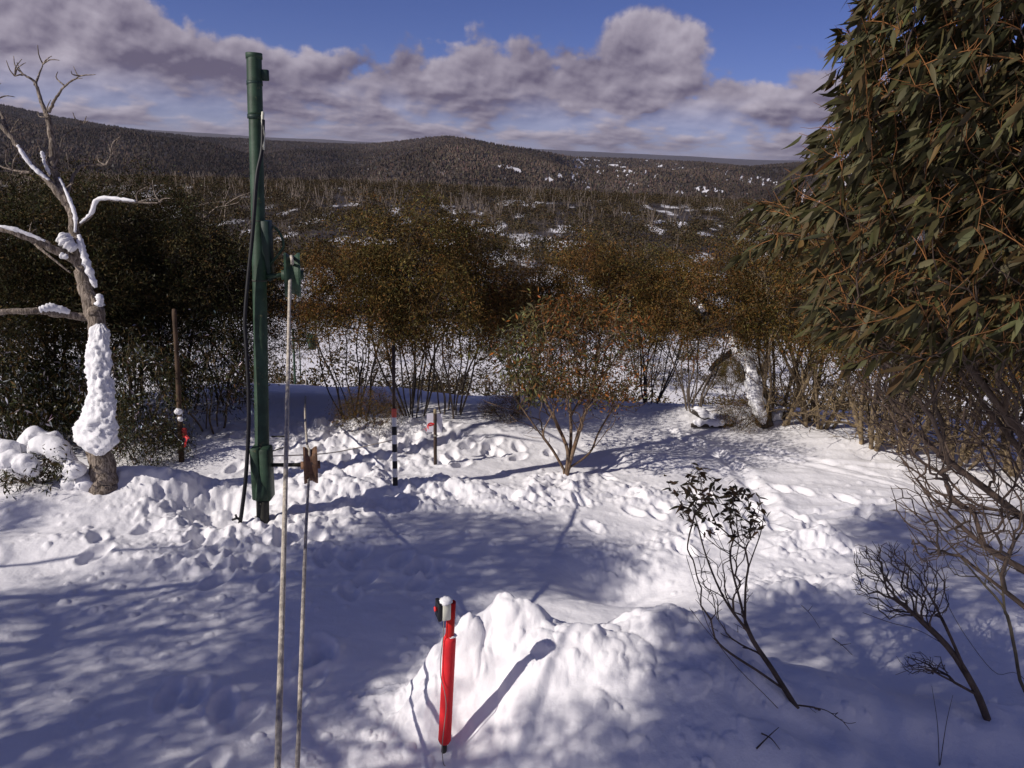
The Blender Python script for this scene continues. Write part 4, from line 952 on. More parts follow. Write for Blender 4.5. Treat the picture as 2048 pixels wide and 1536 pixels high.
# ------------------------------------------------------------------ lift pole
pole_b = gpt(526, 1038); PDp = (pole_b-CAM)@_f
def lift_pole():
    d = PDp; b0 = pole_b
    e = empty('lift_pole', tuple(b0), 'tall green steel tow pole with two rope wheels, left of centre', 'pole')
    m = lambda px_: px_*d/FPX
    top_p = at(508, 104, d+.0); 
    # choose the depth so the pole keeps its thickness: follow the measured pixel line
    line = spline(pts3([(526, 1050, d), (523, 800, d-.02), (518, 500, d-.02), (511, 240, d-.02), (508, 112, d-.02)]), 30)
    def pt(y):
        yy = project(line)[1]; i = int(np.argmin(abs(yy-y))); return line[i]
    fl = lambda y0, y1, n=14: spline([pt(y0), pt((y0+y1)/2), pt(y1)], n)
    mb = MB(); tube(mb, np.vstack([[b0-[0, 0, .3]], fl(1040, 985, 6)]), m(12.5), 20); mb.obj('base_pipe', M['bare'], e, loc=b0)
    mb = MB(); q = fl(1000, 235, 26); tube(mb, q, np.linspace(m(14), m(13.2), 26), 24); mb.obj('post', M['green'], e, loc=b0)
    mb = MB(); q = fl(245, 112, 12); tube(mb, q, m(14.8), 24); mb.obj('upper_tube', M['green'], e, loc=b0)
    mb = MB(); c = pt(112); tube(mb, [c-[0, 0, .03], c+[0, 0, .025], c+[0, 0, .03]], [m(16.3), m(16.3), m(15.2)], 24); mb.obj('cap', M['green'], e, loc=b0)
    for y in (170, 226):
        mb = MB(); c = pt(y); tube(mb, [c-[0, 0, .022], c+[0, 0, .022]], m(15.7), 24); mb.obj('clamp_band', M['greendark'], e, loc=b0)
    mb = MB(); c = pt(152); box(mb, c+_r0*m(18)+[0, .02, .0], (m(18), .06, m(21)), None, .25); mb.obj('bracket', M['greendark'], e, loc=b0)
    # lower split sleeve: two half shells bolted round the post
    c0, c1 = pt(992), pt(874); mb = MB()
    for sx_, th_ in ((-1, .0), (1, .0)):
        c = (c0+c1)/2; box(mb, c+_r0*sx_*m(9.5)+[0, -.005*sx_, 0], (m(18.5), m(34), np.linalg.norm(c1-c0)), None, .30)
    mb.obj('sleeve', M['green'], e, loc=b0)
    for y in (882, 986): mb = MB(); tube(mb, [pt(y)+_r0*m(2)-[0, m(19), 0], pt(y)+_r0*m(2)-[0, m(17), 0]], m(2.2), 6); mb.obj('bolt', M['bare'], e, loc=b0)
    # upper guard box on the right side of the post
    c0, c1 = pt(565), pt(440); c = (c0+c1)/2; mb = MB()
    box(mb, c+_r0*m(17)+[0, .01, 0], (m(16), m(26), np.linalg.norm(c1-c0)), None, .2); mb.obj('guard_box', M['greendark'], e, loc=b0)
    for y in (448, 562):
        mb = MB(); c = pt(y); tube(mb, [c+[0, 0, -.008], c+[0, 0, .008]], m(14.6), 20); mb.obj('u_bolt', M['bare'], e, loc=b0)
    # bent hoop that guards the upper wheel
    mb = MB(); q = spline(np.vstack([at(534, 448, d-.02), at(555, 460, d), at(567, 487, d), at(560, 505, d), at(536, 533, d-.02)]), 22); tube(mb, q, m(2.6), 8); mb.obj('hoop', M['green'], e, loc=b0)
    # arms and wheels
    wheel_axis = np.array([.962, .272, 0]); WX = np.array([[.962, -.272, 0], [.272, .962, 0], [0, 0, 1.]])
    def wheel(c, r, wd, mat_, nm):
        mb = MB(); prof = [(-.5, .98), (-.5, 1.0), (-.36, 1.0), (-.1, .85), (.1, .85), (.36, 1.0), (.5, 1.0), (.5, .98), (.42, .55), (.42, .22), (-.42, .22), (-.42, .55)]
        n = 40; th = np.linspace(0, 2*math.pi, n, endpoint=False); V = []
        for a, b_ in prof: V.append(np.stack([np.full(n, a*wd), np.cos(th)*b_*r, np.sin(th)*b_*r], 1))
        V = np.array(V); k = len(prof); ii, jj = np.meshgrid(np.arange(k), np.arange(n), indexing='ij'); ii = ii.ravel(); jj = jj.ravel()
        mb.add(V.reshape(-1, 3)@WX.T+c, np.stack([ii*n+jj, ((ii+1) % k)*n+jj, ((ii+1) % k)*n+(jj+1) % n, ii*n+(jj+1) % n], 1)); o = mb.obj(nm, M[mat_], e, loc=b0, smooth=False)
        hb = MB(); tube(hb, [c-wheel_axis*wd*.7, c+wheel_axis*wd*.7], r*.22, 12); hb.obj('hub', M[mat_], o, loc=b0)
        return o
    c1 = at(585, 550, d+.0); c2 = at(621, 930, d)
    mb = MB(); tube(mb, [at(530, 553, d), c1-_r0*m(12)], m(4.5), 8); mb.obj('arm', M['green'], e, loc=b0)
    mb = MB(); tube(mb, [at(540, 930, d), c2-_r0*m(10)], m(4.2), 8); mb.obj('arm', M['bare'], e, loc=b0)
    wheel(c1, m(44), m(31), 'green', 'rope_wheel'); wheel(c2, m(37), m(27), 'rust', 'rope_wheel')
    mb = MB(); tube(mb, [at(543, 873, d), at(572, 873, d)], m(1.6), 6); mb.obj('rod', M['bare'], e, loc=b0)
    mb = MB(); tube(mb, [at(543, 903, d), at(572, 893, d)], m(1.2), 6); mb.obj('rod', M['bare'], e, loc=b0)
    return d, c1, c2, m
d, WC1, WC2, mm = lift_pole()
# black power cable hanging down the pole
mb = MB(); q = spline(pts3([(526, 240, d-.12), (524, 300, d-.13), (514, 350, d-.16), (508, 430, d-.17), (504, 480, d-.16), (496, 560, d-.15), (490, 640, d-.15), (493, 700, d-.15), (497, 780, d-.15), (497, 860, d-.15), (492, 950, d-.15), (484, 1020, d-.15), (479, 1052, d-.15)]), 70)
tube(mb, q, mm(4.0), 8); cab = mb.obj('power_cable', M['black'], loc=q[-1]); tag(cab, 'thick black cable drooping down beside the green pole into the snow', 'cable')
mb = MB(); tube(mb, spline(pts3([(526, 300, d-.13), (527, 270, d-.125), (525, 240, d-.12), (526, 225, d-.1)]), 12), mm(3.4), 7, rough=.2, rng=np.random.default_rng(1)); mb.obj('frayed_end', M['cream'], cab, loc=q[-1])
mb = MB(); tube(mb, [at(482, 1040, d-.15), at(474, 1036, d-.17), at(464, 1040, d-.18)], [mm(2.5), mm(3), mm(2)], 7); tube(mb, [at(474, 1037, d-.17), at(471, 1029, d-.18)], mm(2), 6); mb.obj('connector', M['black'], cab, loc=q[-1])

# ------------------------------------------------------------------ ropes
def rope(P, r, label, n=120):
    mb = MB(); q = spline(P, n); tube(mb, q, r, 9, rough=.05, rng=np.random.default_rng(6)); tag(mb.obj('tow_rope', M['rope'], loc=q[0]), label, 'rope')
far1 = at(600, 705, 34); far2 = at(612, 770, 15.2)
topw = at(582, 514, d-.01)
rope(np.vstack([at(549, 1690, 3.35), at(555, 1536, 3.75), at(570, 1000, 5.3), at(580, 560, d-.18), topw, at(586, 540, d+.22), at(592, 610, 14), far1]), .0165, 'thicker pale tow rope rising to the upper green wheel')
rope(np.vstack([at(590, 1690, 3.5), at(595, 1536, 3.95), at(611, 1080, 5.7), at(617, 965, d-.2), at(619, 905, d-.10), at(614, 885, d+.35), at(610, 820, 10.5), far2, at(610, 735, 30)]), .0125, 'thinner pale tow rope running over the lower rusty wheel')
def cord(L, r, label, nm='guide_rope', mat_='rope'):
    mb = MB(); q = spline(L, 30); tube(mb, q, r, 6); tag(mb.obj(nm, M[mat_], loc=q[0]), label, 'rope')
sp_b = gpt(790, 972); sdp = (sp_b-CAM)@_f
cord(np.vstack([at(545, 912, d), at(640, 908, d+.3), at(700, 899, d+.7), at(786, 880, sdp)]), .006, 'thin cord strung from the green pole to the striped pole')

# ------------------------------------------------------------------ striped marker pole
def marker():
    b0 = sp_b; dd = sdp; e = empty('marker_pole', tuple(b0), 'slim pole banded black and white under one red band', 'pole')
    m = lambda p: p*dd/FPX
    lo, hi = at(791, 1000, dd), at(788, 818, dd)
    ys = [1000, 971, 954, 937, 922, 904, 888, 870, 853, 835, 818]; cols = ['white', 'black', 'white', 'black', 'white', 'black', 'white', 'black', 'white', 'red']
    mb = MB(); idx = {'white': 0, 'black': 1, 'red': 2}
    for a, b_, c in zip(ys[:-1], ys[1:], cols):
        pa = lo+(hi-lo)*((1000-a)/(1000-818)); pb = lo+(hi-lo)*((1000-b_)/(1000-818)); tube(mb, [pa, pb], m(5.1), 16, False, mi=idx[c])
    tube(mb, [hi, hi+[0, 0, .003]], [m(5.1), m(4.2)], 16, True, mi=2)
    mb.obj('banded_sleeve', [M['white'], M['blackp'], M['redb']], e, loc=b0)
    mb = MB(); tube(mb, [hi-[0, 0, .1], at(787, 690, dd)], m(3.4), 8); mb.obj('steel_post', M['iron'], e, loc=b0)
marker()
# notice post
def notice():
    b0 = gpt(871, 932); dd = (b0-CAM)@_f; e = empty('notice_post', tuple(b0), 'dark picket carrying a blank white notice sheet', 'sign'); m = lambda p: p*dd/FPX
    mb = MB(); lo = b0-[0, 0, .15]; hi = at(870, 826, dd); c = (lo+hi)/2; ax = hi-lo
    # star picket: three fins
    for a in (0, 2.09, 4.19):
        u = np.array([math.cos(a+.5), math.sin(a+.5), 0])*m(3.4); w_ = np.array([-math.sin(a+.5), math.cos(a+.5), 0])*m(1.0)
        V = [lo-w_, lo+w_, lo+u+w_, lo+u-w_, hi-w_, hi+w_, hi+u+w_, hi+u-w_]
        mb.add(V, [[0, 1, 2, 3], [7, 6, 5, 4], [0, 4, 5, 1], [1, 5, 6, 2], [2, 6, 7, 3], [3, 7, 4, 0]])
    mb.obj('picket', M['iron'], e, smooth=False, loc=b0)
    mb = MB(); tube(mb, [hi-[0, 0, .01], hi+[0, 0, .045], hi+[0, 0, .05]], [m(3), m(3.2), m(2.2)], 10); mb.obj('post_cap', M['brass'], e, loc=b0)
    c = at(869, 846, dd+.05); mb = MB(); box(mb, c, (m(31), .006, m(39)*1.02), rotz(.08), .3); mb.obj('notice_sheet', M['paper'], e, smooth=False, loc=b0)
    mb = MB(); c2 = at(871, 871, dd-.0); tube(mb, [c2-[0, 0, .008], c2+[0, 0, .008]], m(4.5), 8); mb.obj('tie', M['greyc'], e, loc=b0)
    mb = MB(); rng = np.random.default_rng(2)
    for l, w_ in (([(868, 848, -.06), (858, 847, -.07), (852, 856, -.09), (853, 862, -.08)], 3), ([(868, 849, -.06), (860, 851, -.09), (855, 849, -.1), (857, 858, -.1)], 3.4), ([(864, 845, -.06), (857, 853, -.08), (845, 860, -.1)], 1)):
        q = spline(pts3([(a, b_, dd+c_) for a, b_, c_ in l]), 12); wv = np.array([.3, .2, .9])*m(w_)*.6
        V = np.vstack([q-wv, q+wv]); F = [[i, i+1, 13+i, 12+i] for i in range(11)]; mb.add(V, F)
    tag(mb.obj('flagging_ribbon', M['ribbon'], smooth=True, loc=at(868, 848, dd-.06)), 'red ribbon tied to the notice picket over the white sheet', 'ribbon')
notice()
# brown timber post with red ribbon
def timber():
    b0 = gpt(363, 925); dd = (b0-CAM)@_f; e = empty('timber_post', tuple(b0), 'slim brown timber post among the snowy shrubs left of the green pole', 'post'); m = lambda p: p*dd/FPX
    mb = MB(); q = spline(np.vstack([b0-[0, 0, .1], at(360, 850, dd), at(355, 740, dd), at(348, 618, dd)]), 20); tube(mb, q, np.linspace(m(5.5), m(4.2), 20), 10, rough=.04, rng=np.random.default_rng(1)); mb.obj('post', M['wood'], e, loc=b0)
    mb = MB(); box(mb, at(369, 866, dd), (m(9), .03, m(20)), rotz(.3), .2); mb.obj('red_reflector', M['redbox'], e, loc=b0)
    mb = MB(); lump(mb, at(357, 823, dd-.05), (.05, .045, .04), 3, 5, .3); lump(mb, at(361, 838, dd-.05), (.035, .035, .03), 3, 6, .3); mb.obj('snow_clot', M['snow'], e, loc=b0)
    mb = MB()
    for l, w_ in (([(366, 872, -.05), (373, 876, -.07), (371, 885, -.08), (370, 894, -.08)], 4), ([(368, 872, -.05), (375, 872, -.07), (378, 878, -.06)], 2)):
        q = spline(pts3([(a, b_, dd+c_) for a, b_, c_ in l]), 12); wv = np.array([.8, .2, .3])*m(w_)*.6
        mb.add(np.vstack([q-wv, q+wv]), [[i, i+1, 13+i, 12+i] for i in range(11)])
    tag(mb.obj('flagging_ribbon', M['ribbon'], loc=at(368, 872, dd-.05)), 'red ribbon hanging on the brown timber post', 'ribbon')
M['redbox'] = pmat('dull_red', (.30, .03, .03), .6, .15, 9)
timber()
# ------------------------------------------------------------------ red stop-button post
def stop_post():
    b0 = gpt(888, 1504); dd = (b0-CAM)@_f; hi0 = at(903, 1206, dd)
    # keep it upright: solve the depth so the top stands above the base
    best = min(np.linspace(dd-1.4, dd+.2, 400), key=lambda q: abs(at(903, 1206, q)[1]-b0[1])); hi = at(903, 1206, best)
    e = empty('stop_button_post', tuple(b0), 'red padded post with an emergency stop button box on top', 'post')
    ax = (hi-b0); L = lambda f: b0+ax*f; pxr = lambda p, f: p*((L(f)-CAM)@_f)/FPX
    fpy = lambda y: min(np.linspace(-.1, 1.05, 400), key=lambda f: abs(project(L(f))[1][0]-y))
    f0, f1, f2 = fpy(1484), fpy(1272), fpy(1210)
    mb = MB(); tube(mb, [L(-.2), L(f0+.02)], pxr(5.5, .05), 14); mb.obj('base_stub', M['bare'], e, loc=b0)
    k = 40; fs = np.linspace(f0, f1, k); rr = np.array([pxr(12.8, f) for f in fs]); rr[0] *= .8; rr[-1] *= .85; rng = np.random.default_rng(4)
    mb = MB(); tube(mb, [L(f) for f in fs], rr, 28, rough=.008, rng=rng); pad = mb.obj('foam_padding', M['redfoam'], e, loc=b0)
    mb = MB(); c = L(f1); lump(mb, c+[.012, -.0, .004], (.030, .026, .009), 3, 5, .3); mb.obj('snow_rim', M['snow'], pad, loc=b0)
    mb = MB(); n = 18; r_ = pxr(8.8, .95); th = np.linspace(0, 2*math.pi, n, endpoint=False); ring = lambda c, r: c+np.stack([np.cos(th)*r, np.sin(th)*r, 0*th], 1)
    V = np.vstack([ring(L(f1-.02), r_), ring(L(f2+.02), r_), ring(L(f2+.02), r_*.8), ring(L(f2-.08), r_*.8)]); F = [[a*n+j, a*n+(j+1) % n, (a+1)*n+(j+1) % n, (a+1)*n+j] for a in range(3) for j in range(n)]
    mb.add(V, F); mb.obj('pipe', M['redpipe'], e, loc=b0)
    c = at(888, 1218, best-.02); mb = MB(); rz = rotz(.35)@np.eye(3)
    w_ = pxr(1, .98)
    box(mb, c+[.006, 0, 0], (w_*17, w_*30, w_*36), rz, .22); cb = mb.obj('control_box', M['cream'], e, loc=b0)
    mb = MB(); box(mb, c+rz@np.array([-w_*11, 0, 0]), (w_*7, w_*29, w_*37), rz, .25); mb.obj('front_plate', M['black'], cb, loc=b0)
    mb = MB(); a = c+rz@np.array([-w_*14, 0, w_*3]); u = rz@np.array([-1., 0, 0]); tube(mb, [a, a+u*w_*3, a+u*w_*5, a+u*w_*6], [w_*4, w_*4, w_*6, w_*4], 16); mb.obj('stop_button', M['ribbon'], cb, loc=b0)
    mb = MB(); lump(mb, c+[.012, .0, w_*19], (w_*12, w_*14, w_*5), 3, 11, .35, 2.2); mb.obj('snow_cap', M['snow'], cb, loc=b0)
    mb = MB(); rg = lambda y, o_, dz: L(fpy(y))+_r0*pxr(o_, .5)-[0, dz, 0]
    q = spline([c+rz@np.array([0, 0, -w_*18]), rg(1265, -12, .03), rg(1310, -15, .03), rg(1345, -13, .04), rg(1370, -4, .055), rg(1400, 1, .06), rg(1440, -1, .06), rg(1480, -3, .055), gpt(888, 1515, .01)-[0, .06, 0], gpt(890, 1536, .01)], 60)
    tube(mb, q, .0028, 7); mb.obj('control_cable', M['greyc'], e, loc=b0)
stop_post()

# ------------------------------------------------------------------ far lift poles down the slope and white stake
def far_pole(px, ybase, ytop, dist, label, wpx, box_y=None):
    p = at(px, ybase, dist); g = macro(p[0], p[1]); b = np.array([p[0], p[1], g]); hi = at(px, ytop, dist)
    e = empty('tow_line_pole', tuple(b), label, 'pole'); m = lambda q: q*dist/FPX
    mb = MB(); tube(mb, [b-[0, 0, .2], [b[0], b[1], hi[2]]], m(wpx), 10); mb.obj('post', M['green'], e, loc=b)
    mb = MB(); c = np.array([b[0], b[1], hi[2]-.3]); tube(mb, [c, c+_r0*.45], .03, 6); tube(mb, [c+_r0*.4, c+_r0*.52], .2, 16); mb.obj('rope_wheel', M['green'], e, loc=b)
    if box_y: mb = MB(); box(mb, at(px+.5, box_y, dist-.15), (m(7), .1, m(16)), None, .2); mb.obj('white_pad', M['white'], e, loc=b)
far_pole(591, 792, 648, 19, 'second green tow pole below the brow with a white pad', 2.2, 697)
far_pole(601, 745, 655, 38, 'third tow pole further down the snowy tow line', 1.3)
b0 = gpt(1241, 800); dd = (b0-CAM)@_f; mb = MB(); w_ = dd/FPX; box(mb, b0+[0, 0, .17], (w_*6, w_*5, .5), None, .3); tag(mb.obj('marker_stake', M['white'], loc=b0), 'short white stake at the brow right of the orange sapling', 'stake')

# ------------------------------------------------------------------ trees outside the frame at left and behind, whose shade falls on the snow
def shade_trees():
    rng = np.random.default_rng(77)
    regs = [([(560, 1130), (620, 1080), (760, 1035), (900, 1015), (1060, 1045), (1240, 1095), (1230, 1150), (1130, 1190), (1000, 1150), (930, 1210), (760, 1290), (620, 1300)], 300, 0),
            ([(0, 1230), (200, 1180), (420, 1130), (600, 1130), (760, 1290), (860, 1330), (800, 1536), (300, 1700), (-200, 1536)], 30, 1),
            ([(-80, 1500), (180, 1395), (380, 1310), (560, 1205), (700, 1140), (870, 1150), (850, 1280), (700, 1390), (480, 1440), (250, 1530), (-80, 1640)], 105, 1),
            ([(-150, 1210), (120, 1185), (300, 1125), (430, 1095), (300, 1195), (120, 1285), (-150, 1340)], 42, 1),
            ([(1690, 1050), (1800, 1012), (2100, 1000), (2250, 1200), (2048, 1230), (1900, 1230), (1760, 1130)], 170, 2),
            ([(1420, 1300), (1500, 1200), (1560, 1180), (1720, 1190), (1900, 1240), (2100, 1260), (2200, 1560), (1250, 1650), (1250, 1560), (1360, 1430)], 400, 2),
            ([(850, 1480), (1200, 1420), (1250, 1650), (850, 1650)], 50, 1), ([(0, 1000), (90, 1005), (60, 1050), (0, 1070)], 14, 0)]
    sets = [[], [], []]; lines = []
    for l, w_, t_ in [([(-120, 1250), (120, 1190), (330, 1120), (520, 1075)], 10, 8.6), ([(-100, 1390), (120, 1310), (330, 1225), (560, 1120)], 16, 9.2), ([(-60, 1470), (200, 1350), (420, 1255), (640, 1150)], 20, 8.3),
                      ([(0, 1560), (250, 1420), (480, 1310), (700, 1190)], 22, 9.0), ([(150, 1600), (380, 1450), (600, 1330), (820, 1200)], 22, 8.0), ([(380, 1620), (560, 1480), (740, 1360), (900, 1260)], 18, 8.8), ([(640, 1600), (690, 1480), (690, 1360), (735, 1240)], 7, 7.6), ([(-100, 1330), (150, 1270), (380, 1180), (560, 1150)], 6, 7.9), ([(60, 1560), (330, 1390), (560, 1260), (740, 1180)], 6, 8.7), ([(260, 1600), (460, 1470), (680, 1350), (860, 1290)], 6, 7.8), ([(-120, 1430), (60, 1375), (260, 1280), (480, 1210)], 6, 8.1)]:
        q_ = spline(np.array(l, float), 30); q_ = q_+np.random.default_rng(int(t_*10)).normal(0, w_*.5, q_.shape)*[1, .6]
        lines.append(hits(q_)+TO_SUN*t_)
    for poly, n, w_ in regs:
        xs = [p[0] for p in poly]; ys = [p[1] for p in poly]; c = 0; Q = []
        while c < n:
            x, y = rng.uniform(min(xs), max(xs)), rng.uniform(min(ys), max(ys))
            if not inpoly(x, y, poly): continue
            c += 1; Q.append((x, y))
        for g in hits(Q):
            t = rng.uniform(7.5, 10.5)
            for _ in range(30):
                p = g+TO_SUN*t; px, py, dz = project(p)
                if dz[0] < .2 or px[0] < -520 or py[0] < -520: break
                t += .5
            sets[w_].append(p)
    sets[1] += [p_ for L_ in lines for p_ in L_]
    roots = [(-8.2, 4.6), (-7.2, 1.2), (-4.8, -2.2)]
    labs = ['leafy gum out of frame on the left whose shade crosses the snow', 'large gum out of frame at lower left casting streaked branch shade', 'tall gum behind the camera shading the lower right snow']
    for T, (rx, ry), lb, sd_ in zip(sets, roots, labs, (1, 2, 3)):
        T = np.array(T); z0 = G(rx, ry)[0]; b0 = np.array([rx, ry, z0]); c = T.mean(0)
        e = empty('snow_gum', (rx, ry, z0), lb, 'tree')
        stems = [spline([b0-[0, 0, .2], b0+[.1*math.cos(a), .1*math.sin(a), 1.0], b0*.55+c*.45+[.5*math.cos(a), .5*math.sin(a), -.4], c*.85+b0*.15+[.9*math.cos(a), .9*math.sin(a), 0]], 16) for a in (0.3, 2.4, 4.5)]
        P, par, D, tips = grow(stems, T, rng, step=.2, k=.3)
        w = MB(); skeleton_mesh(w, P, par, (.006, .011, .006)[sd_-1], .44, .12); w.obj('trunk', M['bark'], e, loc=b0)
        l = MB(); tip_leaves(l, P, D, tips, (46, 23, 50)[sd_-1], rng, OLIVE, (4, 3, 2, 3, 1), (.08, .13), (.022, .034), .15, .7); l.obj('crown', M['leaf'], e, loc=b0)
shade_trees()

# ------------------------------------------------------------------ woods below and beyond
def bush_mb(seed, n=420, Rb=1.5, H=2.6, Ls=(.12, .22), Ws=(.05, .09), pal=OLIVE, wts=(4, 4, 3, 3, 1), mb=None, off=(0, 0, 0), sc=1.0, stems=5):
    rng = np.random.default_rng(seed); mb = mb or MB(); v = rng.normal(size=(n, 3)); v /= np.linalg.norm(v, axis=1, keepdims=True); v[:, 2] = np.abs(v[:, 2])*1.1-.15
    a = np.arctan2(v[:, 1], v[:, 0]); lob = 1+.2*np.sin(3*a+seed)+.18*np.sin(5*a+seed*2+3*v[:, 2]); rr = rng.uniform(.35, 1, n)**.4*lob
    P = v*rr[:, None]*np.array([Rb, Rb, H*.5])+[0, 0, H*.5]
    leaves(mb, P*sc+np.array(off), rng.normal(size=(n, 3)), rng.uniform(*Ls, n)*sc, rng.uniform(*Ws, n)*sc, tints(n, pal, wts, rng, .3), rng, 'quad', mi=0)
    for q in range(stems):
        a = rng.uniform(0, 6.28); tube(mb, np.array([[0, 0, -.2], [.3*Rb*math.cos(a), .3*Rb*math.sin(a), H*.35], [.6*Rb*math.cos(a), .6*Rb*math.sin(a), H*.8]])*sc+np.array(off), np.array([.05, .035, .015])*sc, 3, False, mi=1)
    return mb
MIDPAL = [(.078, .058, .026), (.066, .050, .024), (.095, .063, .030), (.045, .040, .022), (.12, .095, .06)]
protos = [bush_mb(900+i, 1500, 1.5, 2.7, (.10, .18), (.035, .06), MIDPAL).mesh('snow_gum', [M['leaf'], M['twigdark']]) for i in range(5)]
dprotos = [deadproto(800+i, 4.3, 9, .22, .013).mesh('dead_snow_gum', [M['deadfar']]) for i in range(6)]
rng = np.random.default_rng(55)
def sector(a):
    return ('left of the big dead tree' if a < -29 else 'between the dead tree and the green pole' if a < -18.5 else 'between the green pole and the striped pole' if a < -8.5 else
            'between the striped pole and the orange sapling' if a < 3.5 else 'between the orange sapling and the fallen log' if a < 14.5 else 'behind the big right-hand eucalypt')
windows = [(-17.6, -10.5, 17, 72), (-8.5, 0.5, 30, 72), (4.5, 17, 28, 72)]
placed = []; tries = 0
while len(placed) < 300 and tries < 30000:
    tries += 1
    if len(placed) < 46:
        r_ = rng.uniform(20, 33); a = rng.uniform(-19, 27); x, y = r_*math.sin(R(a)), r_*math.cos(R(a))
        if any((x-q[0])**2+(y-q[1])**2 < 2.0 for q in placed) or (-16.3 < a < -13.0): continue
        placed.append((x, y)); continue
    r_ = 22 + 95*rng.random()**1.1; a = rng.uniform(-37, 37)
    if any(lo < a < hi and r0 < r_ < r1 for lo, hi, r0, r1 in windows) and rng.random() < .68: continue
    x, y = r_*math.sin(R(a)), r_*math.cos(R(a))
    if any((x-q[0])**2+(y-q[1])**2 < 2.6 for q in placed): continue
    if fbm(np.array([x/14]), np.array([y/14]), 12, 3)[0] < -.28: continue
    placed.append((x, y))
for i, (x, y) in enumerate(placed):
    z = float(macro(x, y)); o = bpy.data.objects.new('snow_gum', protos[i % 5]); COL.objects.link(o); s_ = rng.uniform(.6, 1.15) if i >= 46 else rng.uniform(.7, .98)
    o.location = (x, y, z-.1); o.rotation_euler[2] = rng.uniform(0, 6.28); o.scale = (s_*1.05, s_*1.05, s_*rng.uniform(.75, 1.05))
    a_ = math.degrees(math.atan2(x, y)); r_ = math.hypot(x, y); w1 = sector(a_); w2 = 'below the brow' if r_ < 60 else 'up the far slope'; tag(o, 'bushy gum %s, %s' % (w2, w1), 'tree', 'bushy snow gums %s %s' % (w2, w1))
sm = [bush_mb(950+i, 420, 1.0, 1.2, (.06, .12), (.02, .04), MIDPAL).mesh('low_shrub', [M['leaf'], M['twigdark']]) for i in range(3)]
k_ = 0
while k_ < 230:
    r_ = rng.uniform(33, 80); a = rng.uniform(-17, 18); x, y = r_*math.sin(R(a)), r_*math.cos(R(a))
    if -15.6 < a < -13.6 and rng.random() < .9: continue
    w1 = sector(a); o = bpy.data.objects.new('low_shrub', sm[k_ % 3]); COL.objects.link(o); s_ = rng.uniform(.35, .95); o.location = (x, y, float(macro(x, y))-.05); o.rotation_euler[2] = rng.uniform(0, 6.28); o.scale = (s_, s_, s_*rng.uniform(.6, 1))
    tag(o, 'low shrub in open snow below the brow, ' + w1.replace('between ', 'from ').replace(' and ', ' to '), 'shrub', 'low shrubs below the brow ' + w1); k_ += 1
# the rest of the scrub, uncountable
mb = MB(); mdead = MB(); cnt = 0
for i in range(7600):
    r_ = math.sqrt(rng.uniform(85**2, 330**2)) if i < 6600 else rng.uniform(330, 600); a = rng.uniform(-37, 37); x, y = r_*math.sin(R(a)), r_*math.cos(R(a))
    if fbm(np.array([x/14]), np.array([y/14]), 12, 3)[0] < -.22 and r_ < 260: continue
    s_ = rng.uniform(.7, 1.25); bush_mb(int(rng.integers(1e6)), 90, 1.7, 2.9, (.3, .55), (.14, .26), MIDPAL, (4, 4, 3, 3, 1), mb, (x, y, float(macro(x, y))), s_, 1)
o = mb.obj('scrub', [M['leaf'], M['twigdark']]); o['kind'] = 'stuff'; o['label'] = 'brown scrub covering the ridge beyond the brow'
dead_xy = []
for i in range(1500):
    r_ = math.sqrt(rng.uniform(90**2, 310**2)); a = rng.uniform(-36, 36); x, y = r_*math.sin(R(a)), r_*math.cos(R(a))
    if fbm(np.array([x/30+3]), np.array([y/30]), 44, 2)[0] < -.15 and rng.random() < .7: continue
    dead_xy.append((x, y, r_))
dead_xy.sort(key=lambda q: q[2])
for i, (x, y, r_) in enumerate(dead_xy):
    if i < 300:
        o = bpy.data.objects.new('dead_snow_gum', dprotos[i % 6]); COL.objects.link(o); s_ = rng.uniform(.6, 1.05)
        o.location = (x, y, float(macro(x, y))); o.rotation_euler[2] = rng.uniform(0, 6.28); o.scale = (s_, s_, s_)
        w1 = sector(math.degrees(math.atan2(x, y))); tag(o, 'bleached dead gum in ridge scrub, ' + w1, 'tree', 'bleached dead gums on the ridge ' + w1)
    else:
        b0 = np.array([x, y, float(macro(x, y))])
        for q in range(rng.integers(2, 5)):
            a = rng.uniform(0, 6.28); l = rng.uniform(.1, 2.2); h = rng.uniform(2.8, 5); tube(mdead, [b0+[.2*q, 0, 0], b0+[l*math.cos(a), l*math.sin(a), h]], [.10, .04], 3, False)
o = mdead.obj('dead_wood_thicket', M['deadfar']); o['kind'] = 'stuff'; o['label'] = 'pale dead trunks crowding the ridge top'
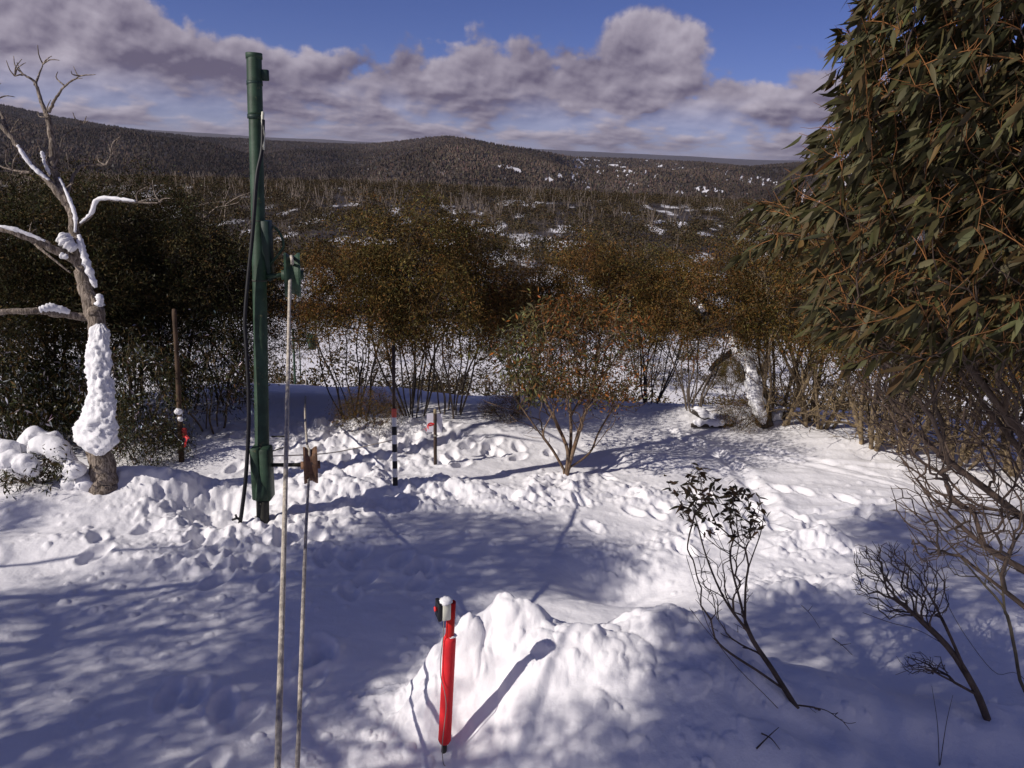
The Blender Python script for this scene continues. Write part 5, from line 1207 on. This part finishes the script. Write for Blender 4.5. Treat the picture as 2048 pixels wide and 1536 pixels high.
# forest on the far hills
def hills():
    rng = np.random.default_rng(66); n = 150000
    r_ = np.concatenate([rng.uniform(1050, 3300, n-6000), rng.uniform(600, 1050, 6000)]); a = rng.uniform(-38, 38, n); x = r_*np.sin(np.radians(a)); y = r_*np.cos(np.radians(a))
    keep = (cover_at(x, y) + rng.normal(0, .08, n)) > .38; x, y, r_, a = x[keep], y[keep], r_[keep], a[keep]; n = len(x); z = macro(x, y)
    V0 = np.array([[1, 0, .1], [-.5, .87, 0], [-.5, -.87, .1], [0, 0, 1.5], [0, 0, -.6]]); F0 = np.array([[0, 1, 3], [1, 2, 3], [2, 0, 3], [1, 0, 4], [2, 1, 4], [0, 2, 4]])
    s_ = rng.uniform(1.5, 3.1, n); th = rng.uniform(0, 6.28, n); c, s = np.cos(th), np.sin(th)
    V = V0[None]*(s_[:, None, None])*(1+rng.normal(0, .22, (n, 5, 1)))
    V = np.stack([V[..., 0]*c[:, None]-V[..., 1]*s[:, None], V[..., 0]*s[:, None]+V[..., 1]*c[:, None], V[..., 2]], -1) + np.stack([x, y, z+1.0], 1)[:, None]
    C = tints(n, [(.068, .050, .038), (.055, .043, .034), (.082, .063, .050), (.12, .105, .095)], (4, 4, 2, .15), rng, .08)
    cloud_shade = np.clip(.95 + .9*fbm(a*.22, r_/340., 71, 3) - .30*sst(-14, -24, a) + .12*sst(0, 10, a), .45, 1.5); C = C*cloud_shade[:, None]  # cloud shadow put into the crown colour: left ridges darkened, over patchy noise
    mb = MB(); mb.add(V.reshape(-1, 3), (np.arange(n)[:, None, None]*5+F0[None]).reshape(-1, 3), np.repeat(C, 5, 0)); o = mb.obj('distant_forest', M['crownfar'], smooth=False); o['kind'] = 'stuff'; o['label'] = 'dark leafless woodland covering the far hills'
hills()
# ------------------------------------------------------------------ air
def haze():
    gz = [o for o in COL.objects if o.name == 'ground'][0]; zz = np.empty(len(gz.data.vertices)*3, np.float32); gz.data.vertices.foreach_get('co', zz); z0 = zz[2::3].min()-1.0; z1 = max(zz[2::3].max(), 9)+12
    m_, nt_, o_ = new_mat('haze_air'); v = nt_.nodes.new('ShaderNodeVolumePrincipled'); v.inputs['Density'].default_value = HAZE; v.inputs['Color'].default_value = (.80, .80, .95, 1); v.inputs['Anisotropy'].default_value = .2
    nt_.links.new(v.outputs[0], o_.inputs['Volume']); mb = MB(); R_ = 16500.
    mb.add([[x, y, z] for x in (-R_, R_) for y in (-R_, R_) for z in (z0, z1)], [[0, 1, 3, 2], [4, 6, 7, 5], [0, 4, 5, 1], [2, 3, 7, 6], [0, 2, 6, 4], [1, 5, 7, 3]])
    h = mb.obj('haze', m_, smooth=False); h['kind'] = 'stuff'
HAZE = .00004
haze()
S.cycles.max_bounces = 6; S.cycles.diffuse_bounces = 3; S.cycles.transparent_max_bounces = 8
